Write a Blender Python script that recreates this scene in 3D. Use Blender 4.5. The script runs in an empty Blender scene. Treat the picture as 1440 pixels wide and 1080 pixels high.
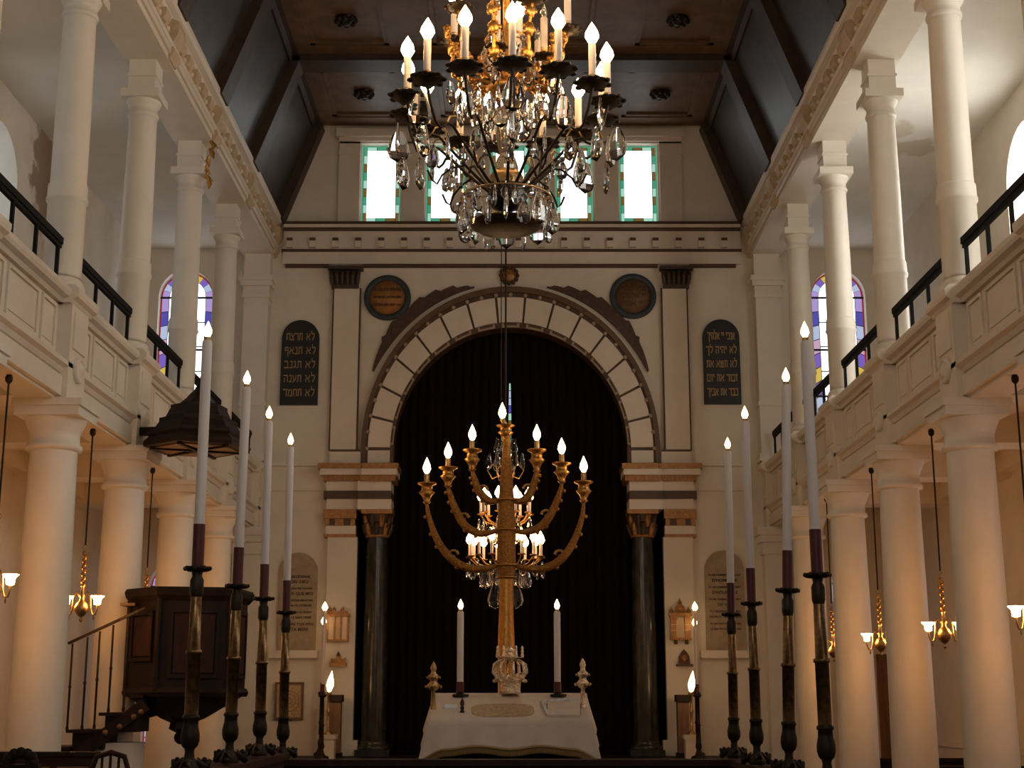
import bpy, bmesh, math, random
from mathutils import Vector, Matrix
random.seed(7)
PI = math.pi
scene = bpy.context.scene
COL = scene.collection

# ---------------------------------------------------------------- camera, world, exposure
F = 2000.0                      # focal length in pixels of the 1440 x 1080 frame
PITCH = math.radians(12.5)
EYE = 1.7
cam_data = bpy.data.cameras.new('camera')
cam_data.sensor_width = 36.0
cam_data.lens = F / 1440.0 * 36.0
cam_data.clip_end = 200
cam = bpy.data.objects.new('camera', cam_data)
COL.objects.link(cam)
cam.location = (0, 0, EYE)
cam.rotation_euler = (PI / 2 + PITCH, 0, 0)
scene.camera = cam

world = bpy.data.worlds.new('sky')
scene.world = world
world.use_nodes = True
world.node_tree.nodes['Background'].inputs['Color'].default_value = (0.78, 0.88, 1.0, 1)
world.node_tree.nodes['Background'].inputs['Strength'].default_value = 0.6

scene.view_settings.view_transform = 'Standard'
scene.view_settings.look = 'None'
scene.view_settings.gamma = 1.0
scene.view_settings.use_curve_mapping = False
scene.view_settings.exposure = -0.68

DAY = 3.6          # daylight behind the clear glass
LAMP = 125.0        # glass shades of the hanging lamps
FLAME = 26.0       # candle bulbs
BIGF = 62.0        # bulbs of the great chandelier

# ---------------------------------------------------------------- picture to place
CS, SN = math.cos(PITCH), math.sin(PITCH)
def at(u, v, Y):
    dx = (u - 720.0) / F
    dy = (540.0 - v) / F
    t = Y / (CS - dy * SN)
    return Vector((dx * t, Y, EYE + (SN + dy * CS) * t))
def atX(u, v, X):
    dx = (u - 720.0) / F
    dy = (540.0 - v) / F
    t = X / dx
    return Vector((X, (CS - dy * SN) * t, EYE + (SN + dy * CS) * t))

# ---------------------------------------------------------------- materials
def mat(name, color, rough=0.6, metal=0.0, vary=0.0, vscale=6.0, bump=0.0, bscale=40.0,
        stretch=None, color2=None, emit=None, strength=0.0, trans=0.0, ior=1.45, coat=0.0, spec=None, sheen=0.0):
    m = bpy.data.materials.new(name)
    m.use_nodes = True
    nt = m.node_tree
    b = nt.nodes['Principled BSDF']
    b.inputs['Base Color'].default_value = (*color, 1)
    b.inputs['Roughness'].default_value = rough
    b.inputs['Metallic'].default_value = metal
    b.inputs['IOR'].default_value = ior
    if trans: b.inputs['Transmission Weight'].default_value = trans
    if coat: b.inputs['Coat Weight'].default_value = coat
    if sheen: b.inputs['Sheen Weight'].default_value = sheen
    if spec is not None: b.inputs['Specular IOR Level'].default_value = spec
    if emit:
        b.inputs['Emission Color'].default_value = (*emit, 1)
        b.inputs['Emission Strength'].default_value = strength
    if vary or bump or color2:
        tc = nt.nodes.new('ShaderNodeTexCoord')
        mp = nt.nodes.new('ShaderNodeMapping')
        nt.links.new(tc.outputs['Object'], mp.inputs['Vector'])
        if stretch: mp.inputs['Scale'].default_value = stretch
    if vary or color2:
        n = nt.nodes.new('ShaderNodeTexNoise')
        n.inputs['Scale'].default_value = vscale
        n.inputs['Detail'].default_value = 5.0
        n.inputs['Roughness'].default_value = 0.6
        nt.links.new(mp.outputs['Vector'], n.inputs['Vector'])
        r = nt.nodes.new('ShaderNodeValToRGB')
        c2 = color2 if color2 else tuple(min(1, c * (1 + vary)) for c in color)
        c1 = color if color2 else tuple(c * (1 - vary) for c in color)
        r.color_ramp.elements[0].position = 0.35
        r.color_ramp.elements[1].position = 0.65
        r.color_ramp.elements[0].color = (*c1, 1)
        r.color_ramp.elements[1].color = (*c2, 1)
        nt.links.new(n.outputs['Fac'], r.inputs['Fac'])
        nt.links.new(r.outputs['Color'], b.inputs['Base Color'])
    if bump:
        n2 = nt.nodes.new('ShaderNodeTexNoise')
        n2.inputs['Scale'].default_value = bscale
        n2.inputs['Detail'].default_value = 4.0
        nt.links.new(mp.outputs['Vector'], n2.inputs['Vector'])
        bp = nt.nodes.new('ShaderNodeBump')
        bp.inputs['Strength'].default_value = bump
        bp.inputs['Distance'].default_value = 0.02
        nt.links.new(n2.outputs['Fac'], bp.inputs['Height'])
        nt.links.new(bp.outputs['Normal'], b.inputs['Normal'])
    return m

M = {}
M['plaster'] = mat('cream plaster', (0.72, 0.65, 0.55), 0.75, vary=0.05, vscale=2.2, bump=0.12, bscale=14)
M['paint'] = mat('cream painted wood', (0.72, 0.64, 0.54), 0.55, vary=0.04, vscale=3.0, bump=0.06, bscale=20)
M['column'] = mat('cream painted column', (0.74, 0.68, 0.59), 0.5, vary=0.04, vscale=2.5, bump=0.08, bscale=9)
M['aisle_ceiling'] = mat('stained white ceiling plaster', (0.74, 0.72, 0.66), 0.8, vary=0.07, vscale=0.9, bump=0.1, bscale=8)
M['ochre'] = mat('ochre paint', (0.56, 0.42, 0.27), 0.6, vary=0.12, vscale=8)
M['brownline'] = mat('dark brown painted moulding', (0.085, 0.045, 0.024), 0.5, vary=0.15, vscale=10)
M['gilt_wood'] = mat('gilt brown moulding', (0.36, 0.17, 0.055), 0.42, 0.35, vary=0.25, vscale=22)
M['gold'] = mat('gilded metal', (0.48, 0.24, 0.06), 0.32, 0.9, vary=0.2, vscale=30, bump=0.25, bscale=60)
M['goldrelief'] = mat('gilded chased trunk', (0.36, 0.17, 0.04), 0.42, 0.8, vary=0.3, vscale=45, bump=0.9, bscale=55)
M['brass'] = mat('aged brass', (0.46, 0.29, 0.12), 0.35, 0.9, vary=0.2, vscale=20)
M['bronze'] = mat('dark bronze', (0.030, 0.020, 0.013), 0.45, 0.5, spec=0.25, vary=0.3, vscale=18)
M['shaftbrass'] = mat('tarnished brass shaft', (0.20, 0.115, 0.05), 0.3, 0.85, vary=0.4, vscale=30)
M['iron'] = mat('black painted iron', (0.009, 0.009, 0.009), 0.75, spec=0.2)
M['ceilwood'] = mat('dark varnished ceiling boards', (0.045, 0.034, 0.026), 0.40, vary=0.35, vscale=3.0, stretch=(1, 1, 1), bump=0.12, bscale=6)
M['ceilbeam'] = mat('dark brown ceiling beam', (0.050, 0.028, 0.017), 0.5, vary=0.3, vscale=5)
M['coffer'] = mat('brown coffer boards', (0.13, 0.072, 0.036), 0.5, vary=0.25, vscale=4)
M['wood'] = mat('dark carved oak', (0.018, 0.010, 0.007), 0.55, spec=0.2, vary=0.35, vscale=7, stretch=(1, 1, 0.15))
M['redwood'] = mat('dark red mahogany', (0.035, 0.013, 0.010), 0.55, spec=0.2, vary=0.3, vscale=9)
M['midwood'] = mat('brown oak', (0.17, 0.085, 0.04), 0.5, vary=0.25, vscale=9, stretch=(1, 1, 0.2))
M['floor'] = mat('worn dark floorboards', (0.09, 0.055, 0.035), 0.5, vary=0.3, vscale=5, stretch=(4, 0.4, 1))
M['wax'] = mat('ivory candle tube', (0.74, 0.64, 0.59), 0.45)
M['redwax'] = mat('dark red candle sleeve', (0.085, 0.010, 0.010), 0.45)
M['black'] = mat('black slate', (0.012, 0.011, 0.010), 0.5, vary=0.2, vscale=10)
M['letters'] = mat('gold lettering', (0.42, 0.27, 0.12), 0.5, 0.2)
M['darkletters'] = mat('dark painted lettering', (0.085, 0.042, 0.025), 0.7)
M['stone'] = mat('grey brown stone tablet', (0.36, 0.28, 0.19), 0.75, vary=0.12, vscale=12)
M['blue'] = mat('slate blue ring', (0.032, 0.045, 0.052), 0.55, vary=0.25, vscale=14)
M['disc_gold'] = mat('worn gold disc', (0.36, 0.16, 0.045), 0.55, 0.15, vary=0.18, vscale=16)
M['disc_brown'] = mat('worn brown disc', (0.14, 0.075, 0.035), 0.6, vary=0.2, vscale=16)
M['relief'] = mat('dark brown stucco relief', (0.075, 0.04, 0.025), 0.6, vary=0.3, vscale=25)
M['marble'] = mat('dark green marble', (0.014, 0.017, 0.014), 0.22, color2=(0.045, 0.040, 0.030), vscale=9, stretch=(1, 1, 0.5))
M['curtain'] = mat('near black maroon velvet', (0.0075, 0.003, 0.0035), 0.9, vary=0.3, vscale=5, sheen=0.03, spec=0.15)
M['cloth'] = mat('ivory satin cloth', (0.70, 0.58, 0.47), 0.55, vary=0.05, vscale=8)
M['fringe'] = mat('gold fringe', (0.42, 0.26, 0.10), 0.55, 0.3)
M['mattan'] = mat('old gold embroidery', (0.50, 0.36, 0.20), 0.6, vary=0.25, vscale=35, bump=0.4, bscale=60)
M['silver'] = mat('gilded silver', (0.80, 0.62, 0.42), 0.22, 0.95, vary=0.2, vscale=40, bump=0.5, bscale=60)
M['crystal'] = mat('cut crystal', (1.0, 0.98, 0.96), 0.0, trans=1.0, ior=1.52)
M['amber'] = mat('amber lit crystal stem', (1.0, 0.88, 0.68), 0.05, trans=0.85, ior=1.5)
M['plastic'] = mat('clear plastic cover', (0.8, 0.82, 0.88), 0.12, spec=0.9)
M['paper'] = mat('white paper', (0.8, 0.8, 0.84), 0.6)
M['lead'] = mat('window lead', (0.010, 0.012, 0.012), 0.5)
M['redlead'] = mat('red glass edge', (0.25, 0.02, 0.02), 0.5, emit=(0.8, 0.08, 0.06), strength=0.35)
M['archbrown'] = mat('olive brown arch moulding', (0.12, 0.07, 0.036), 0.5, vary=0.2, vscale=14)
M['frieze'] = mat('gilt capital brown', (0.06, 0.036, 0.022), 0.5, vary=0.3, vscale=30)
def stain(m, spots):
    nt = m.node_tree; b = nt.nodes['Principled BSDF']
    src = b.inputs['Base Color'].links[0].from_socket
    geo = nt.nodes.new('ShaderNodeNewGeometry')
    no = nt.nodes.new('ShaderNodeTexNoise'); no.inputs['Scale'].default_value = 5.0; no.inputs['Detail'].default_value = 6.0
    nt.links.new(geo.outputs['Position'], no.inputs['Vector'])
    for c, rad, col in spots:
        su = nt.nodes.new('ShaderNodeVectorMath'); su.operation = 'SUBTRACT'; su.inputs[1].default_value = c
        nt.links.new(geo.outputs['Position'], su.inputs[0])
        dv = nt.nodes.new('ShaderNodeVectorMath'); dv.operation = 'DIVIDE'; dv.inputs[1].default_value = rad
        nt.links.new(su.outputs[0], dv.inputs[0])
        ln = nt.nodes.new('ShaderNodeVectorMath'); ln.operation = 'LENGTH'; nt.links.new(dv.outputs[0], ln.inputs[0])
        ad = nt.nodes.new('ShaderNodeMath'); ad.operation = 'MULTIPLY_ADD'; ad.inputs[1].default_value = 1.6
        nt.links.new(no.outputs['Fac'], ad.inputs[0]); nt.links.new(ln.outputs['Value'], ad.inputs[2])
        mr = nt.nodes.new('ShaderNodeMapRange'); mr.inputs[1].default_value = 1.45; mr.inputs[2].default_value = 1.75; mr.inputs[3].default_value = 0.8; mr.inputs[4].default_value = 0.0
        nt.links.new(ad.outputs[0], mr.inputs[0])
        mx = nt.nodes.new('ShaderNodeMix'); mx.data_type = 'RGBA'
        nt.links.new(mr.outputs[0], mx.inputs[0]); nt.links.new(src, mx.inputs[6]); mx.inputs[7].default_value = (*col, 1)
        src = mx.outputs[2]
    nt.links.new(src, b.inputs['Base Color'])
_p = atX(62, 245, -5.85)
M['plaster_left'] = mat('peeling cream plaster', (0.70, 0.64, 0.55), 0.75, vary=0.05, vscale=2.2, bump=0.15, bscale=14)
stain(M['plaster_left'], [((-5.85, _p.y, _p.z), (1.0, 0.55, 0.9), (0.22, 0.13, 0.07))])
stain(M['aisle_ceiling'], [((5.15, 17.2, 8.62), (0.45, 0.35, 1.0), (0.52, 0.46, 0.36)), ((4.75, 16.6, 8.62), (0.3, 0.3, 1.0), (0.56, 0.5, 0.40))])
def glow(name, color, strength):
    return mat(name, (0.02, 0.02, 0.02), 0.3, emit=color, strength=strength)
M['day'] = glow('clear window glass', (0.93, 0.97, 1.0), DAY)
M['dayright'] = glow('bright window glass', (1.0, 0.98, 0.92), DAY * 4.2)
M['dayleft'] = glow('shaded window glass', (0.85, 0.93, 1.0), DAY * 0.45)
M['dayrear'] = glow('added rear fill glass', (1.0, 0.96, 0.90), DAY * 1.25)  # glow of the added rear windows
M['daydim'] = glow('dimmed window glass', (0.95, 0.97, 1.0), DAY * 0.55)  # pane glow turned down so the lamps outweigh daylight in the aisle
M['daylow'] = glow('dimmed low window glass', (0.9, 0.9, 1.0), 0.6)  # weak pane glow, keeps the lower aisles warm
M['g_green'] = glow('green glass', (0.12, 0.62, 0.36), 0.75)
M['g_pale'] = glow('pale green glass', (0.55, 0.95, 0.75), 1.1)
M['g_amber'] = glow('amber glass', (0.5, 0.28, 0.06), 0.5)
M['g_violet'] = glow('violet glass', (0.34, 0.20, 0.85), 0.85)
M['g_lilac'] = glow('lilac glass', (0.62, 0.45, 0.95), 1.0)
M['g_blue'] = glow('blue glass', (0.16, 0.14, 0.75), 0.75)
M['g_sky'] = glow('sky blue glass', (0.62, 0.72, 1.0), 1.1)
M['g_yellow'] = glow('yellow glass', (1.0, 0.72, 0.12), 1.0)
M['g_rose'] = glow('rose glass', (0.9, 0.55, 0.75), 1.0)
M['flame'] = glow('lit candle bulb', (1.0, 0.60, 0.26), FLAME)
M['bigflame'] = glow('lit chandelier bulb', (1.0, 0.64, 0.30), BIGF)
M['shade'] = glow('lit glass shade', (1.0, 0.43, 0.115), LAMP)
M['bulb_off'] = mat('unlit clear bulb', (0.95, 0.85, 0.7), 0.05, trans=0.9)

# ---------------------------------------------------------------- mesh building
class MB:
    def __init__(s): s.v = []; s.f = []; s.sm = []
    def add(s, vs, fs, smooth=False):
        o = len(s.v); s.v += [tuple(p) for p in vs]
        s.f += [tuple(i + o for i in f) for f in fs]; s.sm += [smooth] * len(fs)
        return s
    def box(s, x0, x1, y0, y1, z0, z1):
        v = [(x, y, z) for z in (z0, z1) for y in (y0, y1) for x in (x0, x1)]
        return s.add(v, [(0, 2, 3, 1), (4, 5, 7, 6), (0, 1, 5, 4), (2, 6, 7, 3), (0, 4, 6, 2), (1, 3, 7, 5)])
    def frustum(s, c, a0, b0, z0, a1, b1, z1):
        x, y = c
        v = [(x - a0, y - b0, z0), (x + a0, y - b0, z0), (x + a0, y + b0, z0), (x - a0, y + b0, z0),
             (x - a1, y - b1, z1), (x + a1, y - b1, z1), (x + a1, y + b1, z1), (x - a1, y + b1, z1)]
        return s.add(v, [(3, 2, 1, 0), (4, 5, 6, 7), (0, 1, 5, 4), (1, 2, 6, 5), (2, 3, 7, 6), (3, 0, 4, 7)])
    def lathe(s, prof, n=16, c=(0, 0, 0), smooth=True, sx=1.0, sy=1.0, rot=0.0):
        vs, fs = [], []
        for r, z in prof:
            for k in range(n):
                a = rot + 2 * PI * k / n
                vs.append((c[0] + r * math.cos(a) * sx, c[1] + r * math.sin(a) * sy, c[2] + z))
        m = len(prof)
        for i in range(m - 1):
            for k in range(n):
                k2 = (k + 1) % n
                fs.append((i * n + k, i * n + k2, (i + 1) * n + k2, (i + 1) * n + k))
        s.add(vs, fs, smooth)
        s.add([vs[k] for k in range(n)], [tuple(range(n - 1, -1, -1))])
        s.add([vs[(m - 1) * n + k] for k in range(n)], [tuple(range(n))])
        return s
    def sphere(s, c, r, n=10, m=7, sx=1, sy=1, sz=1):
        prof = [(max(1e-4, r * math.sin(PI * i / m)), -r * math.cos(PI * i / m) * sz) for i in range(m + 1)]
        return s.lathe(prof, n, c, True, sx, sy)
    def tube(s, pts, rad, n=8, smooth=True):
        pts = [Vector(p) for p in pts]
        if not hasattr(rad, '__len__'): rad = [rad] * len(pts)
        vs, fs = [], []
        t0 = (pts[1] - pts[0]).normalized()
        ref = Vector((0, 0, 1)) if abs(t0.z) < 0.9 else Vector((0, 1, 0))
        u = t0.cross(ref).normalized()
        for i, p in enumerate(pts):
            if i == 0: t = pts[1] - pts[0]
            elif i == len(pts) - 1: t = pts[-1] - pts[-2]
            else: t = pts[i + 1] - pts[i - 1]
            t.normalize()
            u = (u - t * u.dot(t))
            u = u.normalized() if u.length > 1e-6 else t.orthogonal().normalized()
            w = t.cross(u)
            for k in range(n):
                a = 2 * PI * k / n
                vs.append(p + (u * math.cos(a) + w * math.sin(a)) * rad[i])
        for i in range(len(pts) - 1):
            for k in range(n):
                k2 = (k + 1) % n
                fs.append((i * n + k, i * n + k2, (i + 1) * n + k2, (i + 1) * n + k))
        s.add(vs, fs, smooth)
        s.add([vs[k] for k in range(n)], [tuple(range(n - 1, -1, -1))])
        s.add([vs[-n + k] for k in range(n)], [tuple(range(n))])
        return s
    def torus(s, c, R, r, n=20, m=8, sy=1.0):
        vs, fs = [], []
        for i in range(n):
            a = 2 * PI * i / n
            for k in range(m):
                b = 2 * PI * k / m
                q = R + r * math.cos(b)
                vs.append((c[0] + q * math.cos(a), c[1] + q * math.sin(a) * sy, c[2] + r * math.sin(b)))
        for i in range(n):
            for k in range(m):
                fs.append((i * m + k, ((i + 1) % n) * m + k, ((i + 1) % n) * m + (k + 1) % m, i * m + (k + 1) % m))
        return s.add(vs, fs, True)
    def prism(s, poly, y0, y1, plane='xz'):
        n = len(poly)
        def P(a, b, d):
            return (a, d, b) if plane == 'xz' else ((d, a, b) if plane == 'yz' else (a, b, d))
        vs = [P(a, b, y0) for a, b in poly] + [P(a, b, y1) for a, b in poly]
        fs = [tuple(range(n)), tuple(range(2 * n - 1, n - 1, -1))]
        fs += [(i, i + n, (i + 1) % n + n, (i + 1) % n) for i in range(n)]
        return s.add(vs, fs)
    def strip(s, inner, outer, y0, y1):
        """closed band between two point rows of the same length, in the xz plane, with depth"""
        n = len(inner)
        vs = [(a, y0, b) for a, b in inner] + [(a, y0, b) for a, b in outer] + [(a, y1, b) for a, b in inner] + [(a, y1, b) for a, b in outer]
        fs = []
        for i in range(n - 1):
            fs += [(i, i + 1, n + i + 1, n + i), (2 * n + i, 3 * n + i, 3 * n + i + 1, 2 * n + i + 1),
                   (i, 2 * n + i, 2 * n + i + 1, i + 1), (n + i, n + i + 1, 3 * n + i + 1, 3 * n + i)]
        fs += [(0, n, 3 * n, 2 * n), (n - 1, 3 * n - 1, 4 * n - 1, 2 * n - 1)]
        return s.add(vs, fs)
    def beam(s, a, b, w, h, up=(0, 0, 1)):
        a, b = Vector(a), Vector(b)
        t = (b - a).normalized(); up = Vector(up)
        r = t.cross(up).normalized() * (w / 2); q = r.normalized().cross(t).normalized() * (h / 2)
        vs = [a - r - q, a + r - q, a + r + q, a - r + q, b - r - q, b + r - q, b + r + q, b - r + q]
        return s.add(vs, [(0, 1, 2, 3), (7, 6, 5, 4), (0, 4, 5, 1), (1, 5, 6, 2), (2, 6, 7, 3), (3, 7, 4, 0)])
    def mesh(s, name, m):
        me = bpy.data.meshes.new(name)
        me.from_pydata(s.v, [], s.f)
        me.polygons.foreach_set('use_smooth', s.sm)
        bm = bmesh.new(); bm.from_mesh(me); bmesh.ops.recalc_face_normals(bm, faces=bm.faces); bm.to_mesh(me); bm.free()
        me.materials.append(M[m] if isinstance(m, str) else m)
        return me
    def build(s, name, m, parent=None, loc=(0, 0, 0), rot=(0, 0, 0)):
        return put(name, s.mesh(name, m), parent, loc, rot)

def put(name, me, parent=None, loc=(0, 0, 0), rot=(0, 0, 0), scale=(1, 1, 1)):
    o = bpy.data.objects.new(name, me)
    COL.objects.link(o)
    o.location = loc; o.rotation_euler = rot; o.scale = scale
    if parent: o.parent = parent
    return o
def tag(o, label, cat, group=None, kind=None):
    o['label'] = label
    o['category'] = cat
    if group: o['group'] = group
    if kind: o['kind'] = kind
    return o
def thing(name, label, cat, loc=(0, 0, 0), rotz=0.0, group=None):
    o = bpy.data.objects.new(name, None)
    COL.objects.link(o)
    o.empty_display_size = 0.1
    o.location = loc; o.rotation_euler = (0, 0, rotz)
    return tag(o, label, cat, group)
def struct(o, label, cat):
    return tag(o, label, cat, kind='structure')
def sthing(name, label, cat, loc=(0, 0, 0)):
    o = thing(name, label, cat, loc); o['kind'] = 'structure'; return o
def plate_mesh(outline, holes, thick, name, m):
    """flat plate with holes: local xy outline, extruded along local z (centred)"""
    cu = bpy.data.curves.new(name, 'CURVE')
    cu.dimensions = '2D'; cu.fill_mode = 'BOTH'; cu.extrude = thick / 2
    for poly in [outline] + holes:
        sp = cu.splines.new('POLY')
        sp.points.add(len(poly) - 1)
        for i, (x, y) in enumerate(poly): sp.points[i].co = (x, y, 0, 1)
        sp.use_cyclic_u = True
    ob = bpy.data.objects.new(name, cu)
    me = bpy.data.meshes.new_from_object(ob)
    bpy.data.objects.remove(ob); bpy.data.curves.remove(cu)
    me.materials.clear(); me.materials.append(M[m])
    return me
def xz_plate(outline, holes, y0, y1, name, m):
    me = plate_mesh(outline, holes, y1 - y0, name, m)
    for p in me.vertices: p.co = Vector((p.co.x, (y0 + y1) / 2 - p.co.z, p.co.y))
    return me
def yz_plate(outline, holes, x0, x1, name, m):
    me = plate_mesh(outline, holes, x1 - x0, name, m)
    for p in me.vertices: p.co = Vector(((x0 + x1) / 2 + p.co.z, p.co.x, p.co.y))
    return me
def arch_poly(xc, half, z0, zs, n=12, rise=None):
    r = rise if rise else half
    p = [(xc - half, z0), (xc + half, z0)]
    p += [(xc + half * math.cos(PI * k / n), zs + r * math.sin(PI * k / n)) for k in range(n + 1)]
    return p
def text(body, size, m, name, parent, loc, rot=(PI / 2, 0, 0), extrude=0.004, sx=1.0, spacing=1.0, bold=0.0, maxw=None):
    cu = bpy.data.curves.new(name, 'FONT')
    cu.body = body; cu.size = 1.0; cu.align_x = 'CENTER'; cu.align_y = 'CENTER'
    cu.extrude = extrude / size; cu.space_character = spacing; cu.resolution_u = 3; cu.offset = bold / size
    ob = bpy.data.objects.new(name, cu)
    COL.objects.link(ob)
    dg = bpy.context.evaluated_depsgraph_get()
    me = bpy.data.meshes.new_from_object(ob.evaluated_get(dg))
    bpy.data.objects.remove(ob); bpy.data.curves.remove(cu)
    for v in me.vertices: v.co = v.co * size
    me.materials.clear(); me.materials.append(M[m])
    if maxw and len(me.vertices):
        w_ = max(v.co.x for v in me.vertices) - min(v.co.x for v in me.vertices)
        sx = min(sx, maxw / w_)
    o = put(name, me, parent, loc, rot, (sx, 1, 1)); o['kind'] = 'stuff'
    return o

HEB = {
 'א': (0.8, [[(0.05, 1), (0.75, 0)], [(0.7, 1), (0.72, 0.7), (0.45, 0.45)], [(0.08, 0), (0.08, 0.35), (0.3, 0.6)]]),
 'ב': (0.75, [[(0.05, 1), (0.6, 1), (0.6, 0)], [(0, 0), (0.75, 0)]]),
 'ג': (0.5, [[(0.1, 1), (0.35, 1), (0.35, 0.35), (0.45, 0)], [(0.35, 0.35), (0.05, 0)]]),
 'ד': (0.7, [[(0, 1), (0.7, 1)], [(0.58, 1), (0.58, 0)]]),
 'ה': (0.7, [[(0, 1), (0.65, 1), (0.65, 0)], [(0.1, 0.6), (0.1, 0)]]),
 'ו': (0.3, [[(0.05, 1), (0.25, 1), (0.25, 0)]]),
 'ז': (0.4, [[(0, 1), (0.35, 1)], [(0.2, 1), (0.2, 0)]]),
 'ח': (0.7, [[(0.08, 0), (0.08, 1), (0.65, 1), (0.65, 0)]]),
 'י': (0.3, [[(0.05, 1), (0.25, 1), (0.25, 0.6)]]),
 'כ': (0.7, [[(0.05, 1), (0.6, 1), (0.65, 0.5), (0.6, 0), (0.05, 0)]]),
 'ך': (0.65, [[(0, 1), (0.6, 1), (0.6, -0.4)]]),
 'ל': (0.65, [[(0.1, 1.45), (0.1, 1), (0.6, 1), (0.6, 0.6), (0.3, 0)]]),
 'מ': (0.75, [[(0, 1), (0.15, 0.7), (0.05, 0)], [(0.15, 0.75), (0.4, 1), (0.65, 0.9), (0.7, 0), (0.35, 0)]]),
 'ם': (0.75, [[(0.05, 0), (0.05, 1), (0.7, 1), (0.7, 0), (0.05, 0)]]),
 'נ': (0.45, [[(0.15, 1), (0.4, 1), (0.4, 0), (0.05, 0)]]),
 'ע': (0.65, [[(0.08, 1), (0.3, 0.15)], [(0.6, 1), (0.55, 0.4), (0.05, -0.1)]]),
 'ף': (0.65, [[(0.3, 0.55), (0.08, 0.55), (0.08, 1), (0.6, 1), (0.6, -0.4)]]),
 'צ': (0.65, [[(0.6, 1), (0.5, 0.6), (0.28, 0.48)], [(0.05, 1), (0.58, 0), (0, 0)]]),
 'ר': (0.62, [[(0, 1), (0.5, 1), (0.58, 0.9), (0.58, 0)]]),
 'ש': (0.8, [[(0.05, 1), (0.15, 0), (0.6, 0), (0.75, 1)], [(0.4, 1), (0.35, 0.5), (0.12, 0.3)]]),
 'ת': (0.7, [[(0.08, 1), (0.62, 1), (0.62, 0)], [(0.15, 1), (0.15, 0.1), (0, 0)]]),
 ' ': (0.35, [])}
def hebrew(body, cap, m, parent, loc, maxw, depth=0.008):
    """one line of square Hebrew letters, set from right to left and centred"""
    gap = 0.2
    tot = sum(HEB[c][0] + gap for c in body) - gap
    sx = min(cap, maxw / tot)
    x = tot / 2
    mb = MB()
    for c in body:
        w, strokes = HEB[c]
        x -= w
        for st_ in strokes:
            for a, b in zip(st_, st_[1:]):
                A = Vector(((x + a[0]) * sx, 0, (a[1] - 0.5) * cap)); B = Vector(((x + b[0]) * sx, 0, (b[1] - 0.5) * cap))
                t = (B - A).normalized() * cap * 0.06
                vert = abs((B - A).normalized().z)
                mb.beam(A - t, B + t, cap * (0.20 - 0.07 * vert), depth, (0, 1, 0))
        x -= gap
    o = mb.build('lettering', m, parent, loc); o['kind'] = 'stuff'
    return o
# ================================================================ THE ROOM
D = 21.4            # inner face of the end wall
XW = 5.85           # inner face of the outer walls
XC = 3.95           # axis of the column rows
YR = -3.0           # rear wall
ZG = 4.2            # underside of the gallery fronts
ZC = 9.07           # top of the upper entablature
ZT = 10.65          # flat nave ceiling
XT = 3.13
BAYS = [7.5, 9.8, 12.1, 14.4, 16.7, 19.0]
def px(u, v, dy=0.0):
    p = at(u, v, D - dy); return p.x, p.z

f = MB().box(-6.4, 6.4, YR - 0.3, D + 2.2, -0.2, 0)
struct(f.build('floor', 'floor'), 'worn dark wooden floor of the prayer hall', 'floor')

# --- end wall with the arch, the clerestory row and the aisle windows cut out
AXL, ASZ = px(550, 640)[0], px(550, 630)[1]
AXC = 0.5 * (px(550, 640)[0] + px(886, 640)[0])
AR = 0.5 * (px(886, 640)[0] - px(550, 640)[0])
ATOP = px(717, 457)[1]
clere = []
for u0, u1 in ((508, 562), (599, 653), (690, 744), (781, 834), (871, 926)):
    x0, z1 = px(u0, 203); x1, z0 = px(u1, 311)
    x0b = px(u0, 311)[0]; x1b = px(u1, 311)[0]
    clere.append(((x0 + x0b) / 2, (x1 + x1b) / 2, z0, z1))
AW = 5.10; AH = 0.42                     # aisle end windows
awin = [(s * AW, AH, 5.75, 7.86) for s in (-1, 1)]
lwin = [(-5.10, 0.33, 0.85, 3.35), (5.03, 0.25, 0.85, 3.4)]
outline = [(-6.2, 0), (6.2, 0), (6.2, 8.9), (4.1, 8.9), (4.1, 9.3), (3.75, 9.3), (3.3, ZT + 0.3), (-3.3, ZT + 0.3), (-3.75, 9.3), (-4.1, 9.3), (-4.1, 8.9), (-6.2, 8.9)]
holes = [[(x0, z0), (x1, z0), (x1, z1), (x0, z1)] for x0, x1, z0, z1 in clere]
holes += [arch_poly(x, h, z0, zs, 14) for x, h, z0, zs in awin + lwin]
ark_hole = [(AXC - AR - 0.62, 0.85), (AXC + AR + 0.62, 0.85), (AXC + AR + 0.62, px(700, 715)[1]), (AXC + AR, px(700, 715)[1])]
ark_hole += [(AXC + AR * math.cos(PI * k / 32), ASZ + (ATOP - ASZ) * math.sin(PI * k / 32)) for k in range(33)]
ark_hole += [(AXC - AR, px(700, 715)[1]), (AXC - AR - 0.62, px(700, 715)[1])]
holes.append(ark_hole)
wb = put('wall_back', xz_plate(outline, holes, D, D + 0.3, 'wall_back', 'plaster'))
struct(wb, 'cream end wall around the curtained arch of the ark', 'wall')

# apse behind the curtain
ap = MB().box(-2.6, 2.6, D + 1.3, D + 1.5, 0.6, 8).box(-2.75, -2.6, D + 0.3, D + 1.5, 0.6, 8).box(2.6, 2.75, D + 0.3, D + 1.5, 0.6, 8).box(-2.75, 2.75, D + 0.3, D + 1.5, 7.9, 8.1)
struct(ap.build('wall_apse', 'curtain'), 'dark recess behind the ark curtain', 'wall')

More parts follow.
